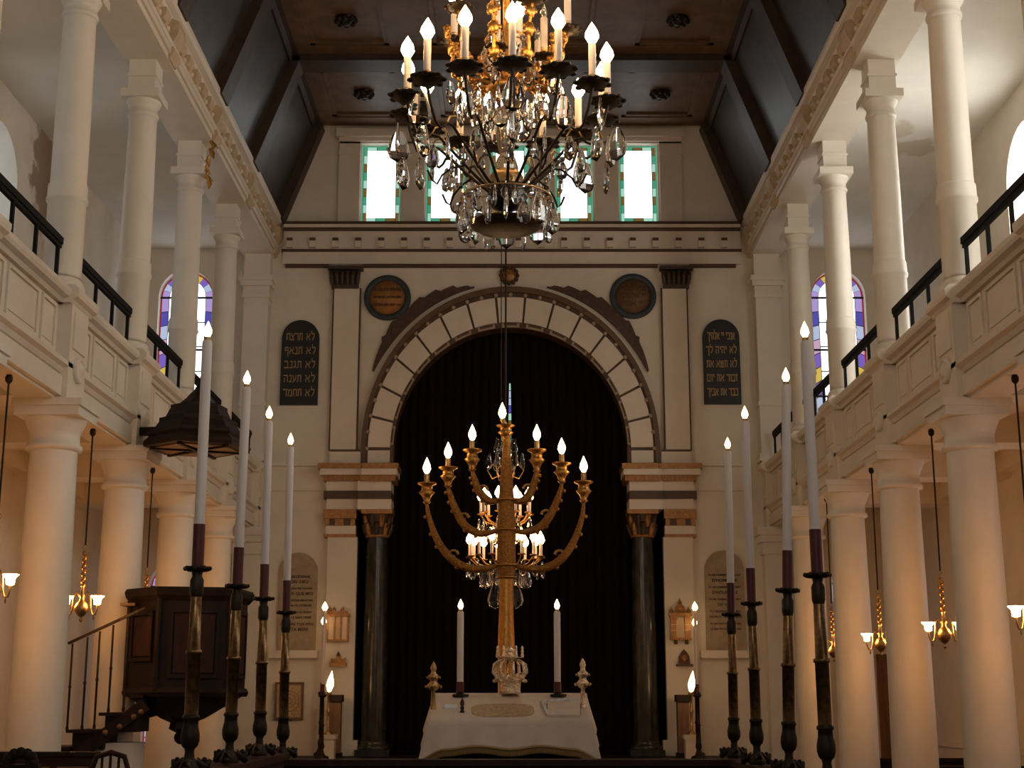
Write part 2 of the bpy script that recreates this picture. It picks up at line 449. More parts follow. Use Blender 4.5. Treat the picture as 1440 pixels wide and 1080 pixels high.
# --- outer walls with arched windows
UW = [1.5, 6.1, 10.7, 15.3]
def outer_wall(side, nm, lower):
    hs = [arch_poly(y, 0.62, 5.55, 7.55, 14) for y in UW]
    if lower: hs += [arch_poly(y, 0.55, 1.7, 3.2, 12) for y in [6.1, 10.7, 15.0]] + [arch_poly(17.6, 0.4, 1.7, 3.35, 12)]
    x0, x1 = (XW, XW + 0.4) if side > 0 else (-XW - 0.4, -XW)
    o = put(nm, yz_plate([(YR, 0), (D + 0.3, 0), (D + 0.3, 8.9), (YR, 8.9)], hs, x0, x1, nm, 'plaster_left' if side < 0 else 'plaster'))
    return o
struct(outer_wall(-1, 'wall_left', False), 'cream outer wall of the left aisle', 'wall')
struct(outer_wall(1, 'wall_right', True), 'cream outer wall of the right aisle with deep arched windows', 'wall')
RW = [(-1.9, 0.68), (0.0, 0.68), (1.9, 0.68)]  # unseen windows added behind the camera to give frontal daylight
wr = put('wall_rear', xz_plate([(-6.3, 0), (6.3, 0), (6.3, ZT + 0.4), (-6.3, ZT + 0.4)], [arch_poly(x, h, 4.6, 8.3, 14) for x, h in RW], YR - 0.3, YR, 'wall_rear', 'plaster'))
struct(wr, 'cream rear wall of the prayer hall with three tall windows added for frontal light', 'wall')

# --- daylight windows of the outer walls
WN = [0]
def window_root(label):
    WN[0] += 1
    return sthing('window_%d' % WN[0], label, 'window')
def side_window(side, yc, half, z0, zs, label, m):
    w = window_root(label)
    x = side * (XW + 0.30)
    poly = arch_poly(yc, half, z0, zs, 14)
    MB().prism(poly, x, x + side * 0.02, 'yz').build('pane', m, w)
    fr = MB()
    for z in (z0 + (zs - z0) * 0.33, z0 + (zs - z0) * 0.67, zs):
        fr.box(min(x, x - side * 0.03), max(x, x - side * 0.03), yc - half, yc + half, z - 0.012, z + 0.012)
    fr.box(min(x, x - side * 0.03), max(x, x - side * 0.03), yc - 0.012, yc + 0.012, z0, zs + half)
    fr.build('glazing_bar', 'lead', w)
for i, y in enumerate(UW):
    for s, nm in ((-1, 'left'), (1, 'right')):
        side_window(s, y, 0.62, 5.55, 7.55, ['frontmost', 'second', 'third', 'farthest'][i] + ' tall arched daylight window of the %s gallery' % nm, 'dayright' if s > 0 else 'dayleft')
for i, (y, hf, zs_) in enumerate(((6.1, 0.55, 3.2), (10.7, 0.55, 3.2), (15.0, 0.55, 3.2), (17.6, 0.4, 3.35))):
    side_window(1, y, hf, 1.7, zs_, ['frontmost', 'second', 'third', 'farthest'][i] + ' arched daylight window under the right gallery', 'daydim')

for (x, h), nm in zip(RW, ('left', 'middle', 'right')):
    w = window_root('%s of the three unseen arched windows added to the rear wall for frontal light' % nm)
    MB().prism(arch_poly(x, h, 4.6, 8.3, 14), YR - 0.22, YR - 0.2, 'xz').build('pane', 'dayrear', w)
    MB().box(x - 0.02, x + 0.02, YR - 0.2, YR - 0.16, 4.6, 8.3 + h).box(x - h, x + h, YR - 0.2, YR - 0.16, 6.4, 6.44).build('glazing_bar', 'lead', w)

# --- clerestory windows: clear leaded middle, border of green and amber quarries
CL = ['leftmost', 'second from left', 'middle', 'second from right', 'rightmost']
pane_cache = {}
def pane(w, x0, x1, z0, z1, y, m):
    key = (round(x1 - x0, 3), round(z1 - z0, 3), m)
    if key not in pane_cache:
        a, b = (x1 - x0) / 2, (z1 - z0) / 2
        pane_cache[key] = MB().box(-a, a, -0.008, 0.008, -b, b).mesh('pane', m)
    return put('pane', pane_cache[key], w, ((x0 + x1) / 2, y, (z0 + z1) / 2))
for i, (x0, x1, z0, z1) in enumerate(clere):
    w = window_root(CL[i] + ' of the five clerestory windows, clear glass in a green border')
    y = D + 0.08
    b = 0.078; g = 0.006
    ew = 0.024
    # outer green edge
    MB().box(x0, x1, y, y + 0.01, z0, z0 + ew).build('pane', 'g_green', w)
    MB().box(x0, x1, y, y + 0.01, z1 - ew, z1).build('pane', 'g_green', w)
    MB().box(x0, x0 + ew, y, y + 0.01, z0 + ew, z1 - ew).build('pane', 'g_green', w)
    MB().box(x1 - ew, x1, y, y + 0.01, z0 + ew, z1 - ew).build('pane', 'g_green', w)
    n = 9
    hh = (z1 - z0 - 2 * ew) / n
    pat = ['g_amber', 'g_pale', 'g_green']
    for k in range(n):
        za = z0 + ew + k * hh
        for xs in (x0 + ew, x1 - ew - b + ew):
            pane(w, xs + g, xs + b - ew, za + g, za + hh - g, y + 0.005, pat[(k + i) % 3])
    nx = 3; ix0 = x0 + b; ix1 = x1 - b
    ww = (ix1 - ix0) / nx
    for k in range(nx):
        for zz in (z0 + ew, z1 - b):
            pane(w, ix0 + k * ww + g, ix0 + (k + 1) * ww - g, zz + g, zz + b - ew, y + 0.005, ['g_pale', 'g_green', 'g_amber'][(k + i) % 3])
    rows = 3
    rh = (z1 - z0 - 2 * b) / rows
    for k in range(rows):
        pane(w, ix0 + g, ix1 - g, z0 + b + k * rh + g / 2, z0 + b + (k + 1) * rh - g / 2, y + 0.005, 'day')
    MB().box(x0, x1, y + 0.02, y + 0.03, z0, z1).build('lead_backing', 'lead', w)

# --- stained aisle end windows
def stained(label, xc, half, z0, zs, clear='day'):
    w = window_root(label)
    y = D + 0.14
    def ring(h):                                   # arch line at a given inset, bottom left, over the top, bottom right
        ins = half - h
        pts = [(xc - h, z0 + ins)]
        nside = 9
        pts = [(xc - h, z0 + ins + (zs - z0 - ins) * k / nside) for k in range(nside)]
        pts += [(xc - h * math.cos(PI * k / 10), zs + h * math.sin(PI * k / 10)) for k in range(11)]
        pts += [(xc + h, z0 + ins + (zs - z0 - ins) * (nside - 1 - k) / nside) for k in range(nside)]
        return pts
    o1, o2, o3 = ring(half), ring(half - 0.02), ring(half - 0.13)
    MB().strip(o2, o1, y, y + 0.02).build('red_edge', 'redlead', w)
    pat = ['g_lilac', 'g_sky', 'g_violet', 'g_yellow', 'g_violet', 'g_rose', 'g_sky', 'g_blue', 'g_lilac']
    n = len(o2)
    for k in range(n - 1):
        a, b, c, d = o2[k], o2[k + 1], o3[k + 1], o3[k]
        cx = sum(p[0] for p in (a, b, c, d)) / 4; cz = sum(p[1] for p in (a, b, c, d)) / 4
        q = [(cx + (p[0] - cx) * 0.93, cz + (p[1] - cz) * 0.93) for p in (a, b, c, d)]
        kk = k if k < n // 2 else n - 2 - k
        MB().prism(q, y, y + 0.012, 'xz').build('pane', pat[kk % len(pat)], w)
    hi = half - 0.14
    rows = 5
    for k in range(rows):
        za = z0 + 0.14 + (zs - z0 - 0.14) * k / rows; zb = z0 + 0.14 + (zs - z0 - 0.14) * (k + 1) / rows
        pane(w, xc - hi, xc + hi, za + 0.012, zb - 0.012, y + 0.006, clear)
    top = [(xc + hi * math.cos(PI * k / 12), zs + 0.012 + hi * math.sin(PI * k / 12)) for k in range(13)]
    MB().prism(top, y, y + 0.012, 'xz').build('pane', clear, w)
    bars = MB()
    for zz in (z0 + (zs - z0) * 0.25, z0 + (zs - z0) * 0.6, zs):
        bars.box(xc - half, xc + half, y - 0.02, y, zz - 0.015, zz + 0.015)
    bars.build('saddle_bar', 'lead', w)
    MB().prism(arch_poly(xc, half, z0, zs, 20), y + 0.03, y + 0.04, 'xz').build('lead_backing', 'lead', w)
stained('violet bordered arched stained window at the end of the left gallery', *awin[0])
stained('violet bordered arched stained window at the end of the right gallery', *awin[1])
stained('stained arched window low in the left aisle behind the pulpit', *lwin[0], 'daylow')
stained('stained arched window low in the right aisle behind the columns', *lwin[1], 'daylow')
w = window_root('narrow stained lancet glimpsed through the slit of the ark curtain')
cols = ['g_sky', 'g_pale', 'g_green', 'g_sky', 'g_amber', 'g_pale', 'g_blue', 'g_sky']
zz = 3.5
for k in range(26):
    pane(w, -0.12, 0.12, zz, zz + 0.11, D + 1.28, cols[k % 8]); zz += 0.125

# --- aisle ceilings and gallery floors
for s, nm in ((-1, 'left'), (1, 'right')):
    xa, xb = (XC - 0.2, 6.2) if s > 0 else (-6.2, -XC + 0.2)
    struct(MB().box(xa, xb, YR, D, 8.62, 8.75).build('ceiling_gallery_' + nm, 'aisle_ceiling'), 'stained white plaster ceiling over the %s gallery' % nm, 'ceiling')
    xa, xb = (XC, XW) if s > 0 else (-XW, -XC)
    fl = sthing('floor_gallery_' + nm, 'gallery floor with beamed underside over the %s aisle' % nm, 'gallery floor')
    MB().box(xa, xb, YR, D, 4.52, 4.66).build('slab', 'paint', fl)
    for y in BAYS:
        xa2, xb2 = (XC + 0.24, XW) if s > 0 else (-XW, -XC - 0.24)
        MB().box(xa2, xb2, y - 0.2, y + 0.2, 4.24, 4.52).build('cross_beam', 'paint', fl)
    xa2, xb2 = (XW - 0.16, XW) if s > 0 else (-XW, -XW + 0.16)
    MB().box(xa2, xb2, YR, D, 4.30, 4.52).build('wall_cornice', 'paint', fl)

# --- nave ceiling
ceil = sthing('ceiling', 'dark panelled wooden nave ceiling with sloping sides and coffers', 'ceiling')
MB().box(-3.4, 3.4, YR, D, ZT + 0.12, ZT + 0.25).build('deck', 'ceilwood', ceil)
RIBS = [y - 0.1 for y in [0.6, 2.9, 5.2] + BAYS]
edges = [YR] + RIBS + [D - 0.12]
def slope_pt(s, t, off=0.0):
    # t 0 at the entablature, 1 at the flat; off = inwards
    n = Vector((-(ZT - ZC), 0, (XT - 3.72) * -1)).normalized()
    x = 3.72 + (XT - 3.72) * t; z = ZC + (ZT - ZC) * t
    nx, nz = -(ZT - ZC), -(3.72 - XT)
    L = math.hypot(nx, nz)
    return s * (x + nx / L * off), z + nz / L * off
for s in (-1, 1):
    for i in range(len(edges) - 1):
        y0, y1 = edges[i], edges[i + 1]
        lo = slope_pt(s, -0.06); hi = slope_pt(s, 1.05); lo2 = slope_pt(s, -0.06, -0.06); hi2 = slope_pt(s, 1.05, -0.06)
        MB().prism([lo, hi, hi2, lo2], y0, y1, 'xz').build('slope_panel', 'ceilwood', ceil)
        # thin raised frame on the slope panel
        for t0, t1 in ((0.0, 0.05), (0.93, 1.0)):
            a, b = slope_pt(s, t0), slope_pt(s, t1); a2, b2 = slope_pt(s, t0, 0.04), slope_pt(s, t1, 0.04)
            MB().prism([a, b, b2, a2], y0, y1, 'xz').build('slope_moulding', 'ceilbeam', ceil)
    for y in RIBS + [D - 0.14]:
        a, b = slope_pt(s, -0.03, 0.0), slope_pt(s, 1.03, 0.0); a2, b2 = slope_pt(s, 0.0, 0.14), slope_pt(s, 1.0, 0.14)
        w_ = 0.2 if y < D - 1 else 0.14
        MB().prism([a, b, b2, a2], y - w_, y + w_, 'xz').build('slope_rib', 'ceilbeam', ceil)
for i in range(len(edges) - 1):
    y0, y1 = edges[i], edges[i + 1]
    for x0, x1 in ((-XT, -1.42), (-1.42, 1.42), (1.42, XT)):
        MB().box(x0 + 0.02, x1 - 0.02, y0 + 0.02, y1 - 0.02, ZT + 0.06, ZT + 0.12).build('coffer_panel', 'coffer', ceil)
        a, b, c, d = x0 + 0.3, x1 - 0.3, y0 + 0.42, y1 - 0.42
        if i == len(edges) - 2: d = y1 - 0.30
        for q in ((x0, a, y0, y1), (b, x1, y0, y1), (a, b, y0, c), (a, b, d, y1)):
            MB().box(*q, ZT, ZT + 0.08).build('coffer_frame', 'coffer', ceil)
        for q in ((a, a + 0.07, c, d), (b - 0.07, b, c, d), (a, b, c, c + 0.07), (a, b, d - 0.07, d)):
            MB().box(*q, ZT + 0.02, ZT + 0.09).build('coffer_moulding', 'coffer', ceil)
        if x0 < -2 or x1 > 2:
            r = MB().lathe([(0.001, -0.09), (0.05, -0.085), (0.07, -0.05), (0.12, -0.04), (0.15, 0.0), (0.15, 0.03)], 14)
            for k in range(8):
                r.sphere((0.12 * math.cos(k * PI / 4), 0.12 * math.sin(k * PI / 4), -0.03), 0.045, 6, 4)
            r.build('boss', 'bronze', ceil, (math.copysign(2.25, x0 + x1), 0.5 * (c + d), ZT + 0.05))
for y in RIBS:
    MB().box(-XT - 0.02, XT + 0.02, y - 0.2, y + 0.2, ZT - 0.10, ZT + 0.1).build('beam', 'ceilbeam', ceil)
for s in (-1, 1):
    for k in range(1):
        x0, x1 = (XT - 0.1, XT + 0.05) if s > 0 else (-XT - 0.05, -XT + 0.1)
        MB().box(x0, x1, YR, D, ZT - 0.03, ZT + 0.1).build('edge_moulding', 'ceilbeam', ceil)

# --- gallery fronts
def gallery_front(s, nm):
    g = sthing('wall_gallery_' + nm, 'cream panelled front of the %s gallery with moulded piers' % nm, 'gallery front')
    def bx(xa, xb, y0, y1, z0, z1, name, m='paint'):
        a, b = sorted((s * xa, s * xb))
        return MB().box(a, b, y0, y1, z0, z1).build(name, m, g)
    X0 = 3.86
    bx(X0 + 0.03, 4.2, YR, D, ZG, 4.44, 'fascia_beam')
    bx(X0 + 0.06, 4.05, YR, D, 4.44, 5.08, 'backing')
    bx(X0 - 0.015, X0 + 0.05, YR, D, ZG + 0.03, ZG + 0.2, 'fascia_band')
    prof = [(X0 + 0.06, 4.40), (X0 + 0.0, 4.43), (X0 - 0.02, 4.47), (X0 - 0.06, 4.49), (X0 - 0.06, 4.53), (X0 + 0.06, 4.56)]
    MB().prism([(s * a, b) for a, b in prof], YR, D, 'xz').build('string_moulding', 'paint', g)
    cap = [(X0 + 0.2, 5.04), (X0 + 0.02, 5.04), (X0 + 0.0, 5.07), (X0 - 0.045, 5.09), (X0 - 0.06, 5.12), (X0 - 0.06, 5.16), (X0 - 0.02, 5.2), (X0 + 0.25, 5.2)]
    MB().prism([(s * a, b) for a, b in cap], YR, D, 'xz').build('cap_moulding', 'paint', g)
    ys = [2.9, 5.2] + BAYS + [D + 0.02]
    for i, y in enumerate(ys):
        w_ = 0.24
        y1 = min(y + w_, D)
        bx(X0 - 0.06, X0 + 0.1, y - w_, y1, ZG, 5.04, 'pier')
        bx(X0 - 0.075, X0 + 0.0, y - w_ + 0.06, y1 - 0.06, 4.66, 4.98, 'pier_panel')
        capp = [(X0 + 0.2, 5.04), (X0 - 0.06, 5.04), (X0 - 0.08, 5.07), (X0 - 0.12, 5.09), (X0 - 0.13, 5.12), (X0 - 0.13, 5.16), (X0 - 0.09, 5.2), (X0 + 0.25, 5.2)]
        MB().prism([(s * a, b) for a, b in capp], y - w_ - 0.06, min(y1 + 0.06, D), 'xz').build('pier_cap', 'paint', g)
        strp = [(X0 + 0.06, 4.40), (X0 - 0.06, 4.42), (X0 - 0.08, 4.46), (X0 - 0.12, 4.49), (X0 - 0.12, 4.53), (X0 + 0.06, 4.57)]
        if y < D:
            # round boss on the pier
            r = MB().lathe([(0.115, 0.0), (0.115, 0.03), (0.09, 0.045), (0.085, 0.03), (0.06, 0.035), (0.03, 0.06), (0.001, 0.065)], 18)
            r.build('boss', 'paint', g, (s * (X0 - 0.06), y, 4.5), (0, -s * PI / 2, 0))
        if i:
            a, b = ys[i - 1] + w_ + 0.05, y - w_ - 0.05
            L = (b - a)
            cuts = [a, a + L * 0.26, a + L * 0.74, b]
            for k in range(3):
                p0, p1 = cuts[k] + 0.045, cuts[k + 1] - 0.045
                bx(X0 + 0.05, X0 + 0.07, p0 + 0.05, p1 - 0.05, 4.66, 4.96, 'panel')
                for q in ((p0, p1, 4.6, 4.63), (p0, p1, 4.985, 5.015), (p0, p0 + 0.03, 4.63, 4.985), (p1 - 0.03, p1, 4.63, 4.985)):
                    bx(X0 + 0.04, X0 + 0.07, *q, 'panel_moulding')
    return g
gallery_front(-1, 'left'); gallery_front(1, 'right')

# --- black hand rails on the gallery fronts
def hand_rail(s, i, y0, y1, label):
    h = thing('gallery_handrail', label, 'handrail', (s * 3.94, y0, 5.2), group='black gallery handrails')
    L = y1 - y0
    MB().box(-0.03, 0.03, 0, L, 0.37, 0.43).build('rail', 'iron', h)
    MB().box(-0.018, 0.018, 0.0, L, 0.335, 0.37).build('under_rail', 'iron', h)
    n = 3
    for k in range(n + 1):
        y = 0.05 + (L - 0.1) * k / n
        MB().box(-0.014, 0.014, y - 0.018, y + 0.018, 0.0, 0.34).build('post', 'iron', h)
ordn = ['nearest', 'second', 'third', 'fourth', 'farthest']
for s, nm in ((-1, 'left'), (1, 'right')):
    cy = BAYS[1:] + [21.3]
    for i in range(len(cy) - 1):
        hand_rail(s, i, cy[i] + 0.24, cy[i + 1] - 0.26, '%s black iron handrail on the %s gallery front' % (ordn[i], nm))

# --- upper entablature
def entablature(s, k, nm):
    g = sthing('trim_%d' % k, 'cream entablature with brackets above the %s gallery columns' % nm, 'entablature')
    def bx(xa, xb, y0, y1, z0, z1, name, m='paint'):
        a, b = sorted((s * xa, s * xb))
        return MB().box(a, b, y0, y1, z0, z1).build(name, m, g)
    X0 = 3.66
    bx(X0 + 0.06, 4.2, YR, D, 8.46, 8.62, 'architrave')
    bx(X0 + 0.03, 4.1, YR, D, 8.53, 8.60, 'architrave_band')
    bx(X0 + 0.12, 4.1, YR, D, 8.62, 9.0, 'frieze')
    prof = [(X0 + 0.12, 8.88), (X0 + 0.05, 8.91), (X0 + 0.03, 8.95), (X0 - 0.03, 8.98), (X0 - 0.05, 9.03), (X0 - 0.05, 9.08), (X0 + 0.2, 9.1)]
    MB().prism([(s * a, b) for a, b in prof], YR, D, 'xz').build('cornice', 'paint', g)
    prof = [(X0 + 0.12, 8.60), (X0 + 0.02, 8.60), (X0 - 0.0, 8.63), (X0 + 0.05, 8.67), (X0 + 0.12, 8.68)]
    MB().prism([(s * a, b) for a, b in prof], YR, D, 'xz').build('lower_moulding', 'paint', g)
    ys = [2.9, 5.2] + BAYS + [21.3]
    for i, y in enumerate(ys):
        con = [(X0 + 0.14, 8.46), (X0 + 0.04, 8.47), (X0 - 0.01, 8.55), (X0 + 0.02, 8.66), (X0 - 0.03, 8.74), (X0 - 0.05, 8.82), (X0 - 0.04, 8.9), (X0 + 0.14, 8.98)]
        MB().prism([(s * a, b) for a, b in con], y - 0.15, min(y + 0.15, D - 0.01), 'xz').build('console', 'ochre', g)
        if i:
            a, b = ys[i - 1] + 0.2, y - 0.2
            n = 5
            for q in range(n):
                yc = a + (b - a) * (q + 0.5) / n
                w_ = 0.1
                br = [(X0 + 0.13, 8.68), (X0 + 0.05, 8.68), (X0 + 0.01, 8.72), (X0 + 0.05, 8.78), (X0 + 0.015, 8.83), (X0 + 0.015, 8.9), (X0 + 0.13, 8.9)]
                MB().prism([(s * aa, bb) for aa, bb in br], yc - w_, yc + w_, 'xz').build('bracket', 'ochre' , g)
                MB().sphere((s * (X0 + 0.02), yc, 8.70), 0.03, 8, 5).build('drop', 'paint', g)
    return g
entablature(-1, 1, 'left'); entablature(1, 2, 'right')

# --- columns
def lower_meshes():
    sh = MB().lathe([(0.228, 0.0), (0.228, 0.02), (0.222, 1.4), (0.21, 2.8), (0.198, 3.78), (0.198, 3.8)], 32)
    cp = MB().lathe([(0.205, 3.78), (0.232, 3.79), (0.238, 3.81), (0.232, 3.83), (0.212, 3.845), (0.21, 3.93), (0.22, 3.95), (0.225, 3.965), (0.24, 4.0), (0.26, 4.05), (0.27, 4.07)], 32)
    ab = MB().box(-0.275, 0.275, -0.275, 0.275, 4.06, 4.14).box(-0.295, 0.295, -0.295, 0.295, 4.14, 4.2)
    bs = MB().box(-0.32, 0.32, -0.32, 0.32, 0, 0.12).lathe([(0.3, 0.12), (0.31, 0.16), (0.3, 0.2), (0.255, 0.22), (0.26, 0.27), (0.24, 0.3)], 28)
    return [('shaft', sh.mesh('shaft', 'column')), ('capital', cp.mesh('capital', 'column')), ('abacus', ab.mesh('abacus', 'column')), ('base', bs.mesh('base', 'column'))]
def upper_meshes():
    pl = MB().lathe([(0.205, 0.0), (0.205, 0.05), (0.19, 0.06), (0.195, 0.08), (0.185, 0.1), (0.168, 0.12), (0.168, 0.14)], 28)
    dr = MB().lathe([(0.168, 0.1), (0.168, 0.83), (0.182, 0.845), (0.184, 0.87), (0.176, 0.885), (0.174, 0.98), (0.17, 1.0), (0.158, 1.01)], 28)
    sh = MB().lathe([(0.160, 1.0), (0.157, 1.8), (0.146, 2.62), (0.146, 2.7)], 28)
    cp = MB().lathe([(0.146, 2.62), (0.162, 2.63), (0.166, 2.65), (0.16, 2.67), (0.15, 2.68), (0.15, 2.74), (0.165, 2.76), (0.185, 2.8), (0.19, 2.82)], 28)
    ab = MB().box(-0.205, 0.205, -0.205, 0.205, 2.81, 2.9)
    im = MB().box(-0.145, 0.145, -0.145, 0.145, 2.9, 3.27)
    ib = MB().box(-0.158, 0.158, -0.158, 0.158, 3.06, 3.09)
    return [('plinth', pl.mesh('plinth', 'column')), ('drum', dr.mesh('drum', 'column')), ('shaft', sh.mesh('shaft', 'column')), ('capital', cp.mesh('capital', 'column')), ('abacus', ab.mesh('abacus', 'column')), ('impost_block', im.mesh('impost_block', 'column')), ('impost_band', ib.mesh('impost_band', 'column'))]
LM, UM = lower_meshes(), upper_meshes()
on6 = ['sixth', 'fifth', 'fourth', 'third', 'second', 'first']
for s, nm in ((-1, 'left'), (1, 'right')):
    for i, y in enumerate(BAYS):
        if i >= 1:
            c = thing('lower_column', '%s cream column from the end wall under the %s gallery' % (on6[i], nm), 'column', (s * XC, y, 0), group='lower columns')
            for n_, me in LM: put(n_, me, c)
            c = thing('upper_column', '%s slender cream column from the end wall standing on the %s gallery front' % (on6[i], nm), 'column', (s * (XC + 0.04), y, 5.2), group='upper columns')
            for n_, me in UM: put(n_, me, c)
    # engaged pilasters at the end wall
    p = sthing('trim_%d' % (41 + s), 'cream pilaster against the end wall under the %s gallery' % nm, 'pilaster', (s * XC, D - 0.12, 0))
    MB().box(-0.2, 0.2, -0.13, 0.12, 0, 3.8).build('shaft', 'column', p)
    MB().box(-0.23, 0.23, -0.16, 0.12, 3.8, 3.86).box(-0.21, 0.21, -0.14, 0.12, 3.86, 3.98).box(-0.27, 0.27, -0.19, 0.12, 3.98, 4.08).box(-0.31, 0.31, -0.22, 0.12, 4.08, 4.2).build('capital', 'column', p)
    p = sthing('trim_%d' % (45 + s), 'cream pilaster against the end wall at the end of the %s gallery' % nm, 'pilaster', (s * XC, D - 0.12, 5.2))
    MB().box(-0.19, 0.19, -0.13, 0.12, 0, 2.6).build('shaft', 'column', p)
    MB().box(-0.22, 0.22, -0.16, 0.12, 0.0, 0.12).build('base', 'column', p)
    MB().box(-0.21, 0.21, -0.15, 0.12, 0.85, 0.92).build('shaft_band', 'column', p)
    MB().box(-0.21, 0.21, -0.15, 0.12, 2.55, 2.6).box(-0.24, 0.24, -0.18, 0.12, 2.74, 2.82).box(-0.26, 0.26, -0.2, 0.12, 2.82, 2.9).box(-0.2, 0.2, -0.14, 0.12, 2.6, 3.27).build('capital', 'column', p)

# dado rails of the aisles
for s, nm in ((-1, 'left'), (1, 'right')):
    a, b = sorted((s * (XW - 0.03), s * XW))
    struct(MB().box(a, b, YR, D, 1.08, 1.14).build('baseboard_' + nm, 'paint'), 'thin dado rail along the %s outer wall' % nm, 'dado rail')
# ================================================================ END WALL DECORATION
TN = [2]
def trim(label, cat):
    TN[0] += 1
    return sthing('trim_%d' % TN[0], label, cat)
def band(parent, u0, u1, v0, v1, yf, m, name, yb=None):
    """block whose front face fills a pixel box of the photograph, standing yf in front of the end wall"""
    a = at(u0, (v0 + v1) / 2, D - yf); b = at(u1, (v0 + v1) / 2, D - yf)
    zt = at(0, v0, D - yf).z; zb = at(0, v1, D - yf).z
    return MB().box(a.x, b.x, D - yf, (D if yb is None else D - yb), zb, zt).build(name, m, parent)

# cornice with dentils under the clerestory
t = trim('cream cornice with dentil blocks across the end wall below the clerestory windows', 'cornice')
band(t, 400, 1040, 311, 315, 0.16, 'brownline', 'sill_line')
band(t, 399, 1041, 315, 319, 0.20, 'paint', 'crown')
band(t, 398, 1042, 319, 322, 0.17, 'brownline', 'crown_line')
band(t, 399, 1041, 322, 350, 0.06, 'paint', 'dentil_band')
for k in range(20):
    u = 407 + k * 32.2
    band(t, u - 4.5, u + 4.5, 338, 347, 0.12, 'paint', 'dentil')
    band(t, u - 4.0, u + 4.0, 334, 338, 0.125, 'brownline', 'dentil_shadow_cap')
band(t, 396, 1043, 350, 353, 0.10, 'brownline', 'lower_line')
band(t, 398, 1042, 353, 371, 0.05, 'paint', 'frieze')
for a, b in ((401, 462), (510, 925), (970, 1035)):
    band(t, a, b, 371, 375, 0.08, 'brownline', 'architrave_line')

# attic block around the clerestory windows
t = trim('shallow moulded frame around the row of clerestory windows', 'moulding')
band(t, 473, 962, 181, 191, 0.14, 'paint', 'crown')
band(t, 477, 958, 191, 198, 0.09, 'paint', 'crown_fillet')
t_gaps = [476] + [506, 564, 597, 655, 688, 746, 779, 836, 869, 928] + [959]
for k in range(0, 12, 2):
    band(t, t_gaps[k], t_gaps[k + 1], 198, 311, 0.05, 'paint', 'pier')
    band(t, t_gaps[k] - 0.5, t_gaps[k + 1] + 0.5, 214, 217, 0.065, 'paint', 'string')
band(t, 476, 959, 196, 201.5, 0.05, 'paint', 'lintel')

# upper pilasters with dark capitals
for s, (u0, u1), nm in ((-1, (467, 503), 'left'), (1, (934, 968), 'right')):
    t = trim('cream pilaster with brown edges and carved capital on the %s of the arch' % nm, 'pilaster')
    band(t, u0, u1, 405, 633, 0.07, 'paint', 'shaft')
    band(t, u0 - 2, u0, 405, 633, 0.075, 'brownline', 'edge_line')
    band(t, u1, u1 + 2, 405, 633, 0.075, 'brownline', 'edge_line')
    band(t, u0 - 3, u1 + 3, 632, 635, 0.09, 'brownline', 'base_line')
    band(t, u0 - 4, u1 + 4, 635, 651, 0.10, 'paint', 'base')
    band(t, u0 - 6, u1 + 7, 373, 378, 0.16, 'frieze', 'abacus')
    band(t, u0 - 1, u1 + 1, 400, 405, 0.11, 'frieze', 'astragal')
    band(t, u0, u1, 378, 400, 0.085, 'frieze', 'bell')
    nl = 6
    for k in range(nl):
        ua = u0 - 3 + (u1 - u0 + 6) * (k + 0.5) / nl
        p0 = at(ua, 400, D - 0.1); p1 = at(ua + (k - 2.5) * 0.9, 380, D - 0.15)
        MB().tube([p0, p0.lerp(p1, 0.5) + Vector((0, -0.015, 0)), p1, p1 + Vector((0, -0.03, -0.03))], [0.028, 0.034, 0.03, 0.014], 6).build('leaf', 'frieze', t)

# imposts
for s, nm in ((-1, 'left'), (1, 'right')):
    def U(u): return u if s < 0 else 1435 - u
    t = trim('banded white and gilt impost carrying the %s foot of the arch' % nm, 'impost')
    def B(u0, u1, v0, v1, yf, m, name):
        a, b = sorted((U(u0), U(u1))); return band(t, a, b, v0, v1, yf, m, name, -0.2 if yf > 0.22 else None)
    for (pa, pb, ca, cb, v0, v1, ex, m, name) in (
            (447, 508, 509, 560, 651, 658.5, 0.12, 'gilt_wood', 'gilt_cornice'),
            (450, 508, 508, 558, 658.5, 667.5, 0.10, 'paint', 'white_band'),
            (455, 506, 506, 556, 667.5, 676, 0.05, 'gilt_wood', 'gilt_dentil_band'),
            (459, 503, 503, 550, 676, 690, 0.0, 'paint', 'white_band'),
            (455, 503, 503, 550, 690, 701, 0.04, 'brownline', 'dark_moulding'),
            (459, 503, 503, 550, 701, 716, 0.0, 'paint', 'white_band')):
        B(pa, pb, v0, v1, 0.16 + ex, m, name)
        B(ca, cb, v0, v1, 0.30 + ex, m, name)
    for k in range(16):
        u = 458 + k * 6.1
        B(u, u + 3, 669.5, 675.5, (0.235 if u < 503 else 0.375), 'gilt_wood', 'bead')
    B(455, 501, 716, 729, 0.20, 'gilt_wood', 'pilaster_capital')
    B(457, 499, 729, 739, 0.17, 'brownline', 'capital_neck')
    for ua, ub in ((457, 463), (471, 483), (493, 499)):
        B(ua, ub, 729.5, 738.5, 0.18, 'gilt_wood', 'gilt_square')
    B(458, 500, 739, 751, 0.16, 'paint', 'neck_band')
    B(455, 500, 751, 755, 0.18, 'gilt_wood', 'astragal')
    B(457, 499, 755, 1041, 0.15, 'plaster', 'pilaster_shaft')
    B(455, 502, 1041, 1075, 0.19, 'plaster', 'pilaster_base')
    # faint string mouldings towards the corner
    B(378, 447, 650, 655, 0.05, 'paint', 'string_moulding')
    B(378, 452, 686, 690, 0.04, 'paint', 'string_moulding')

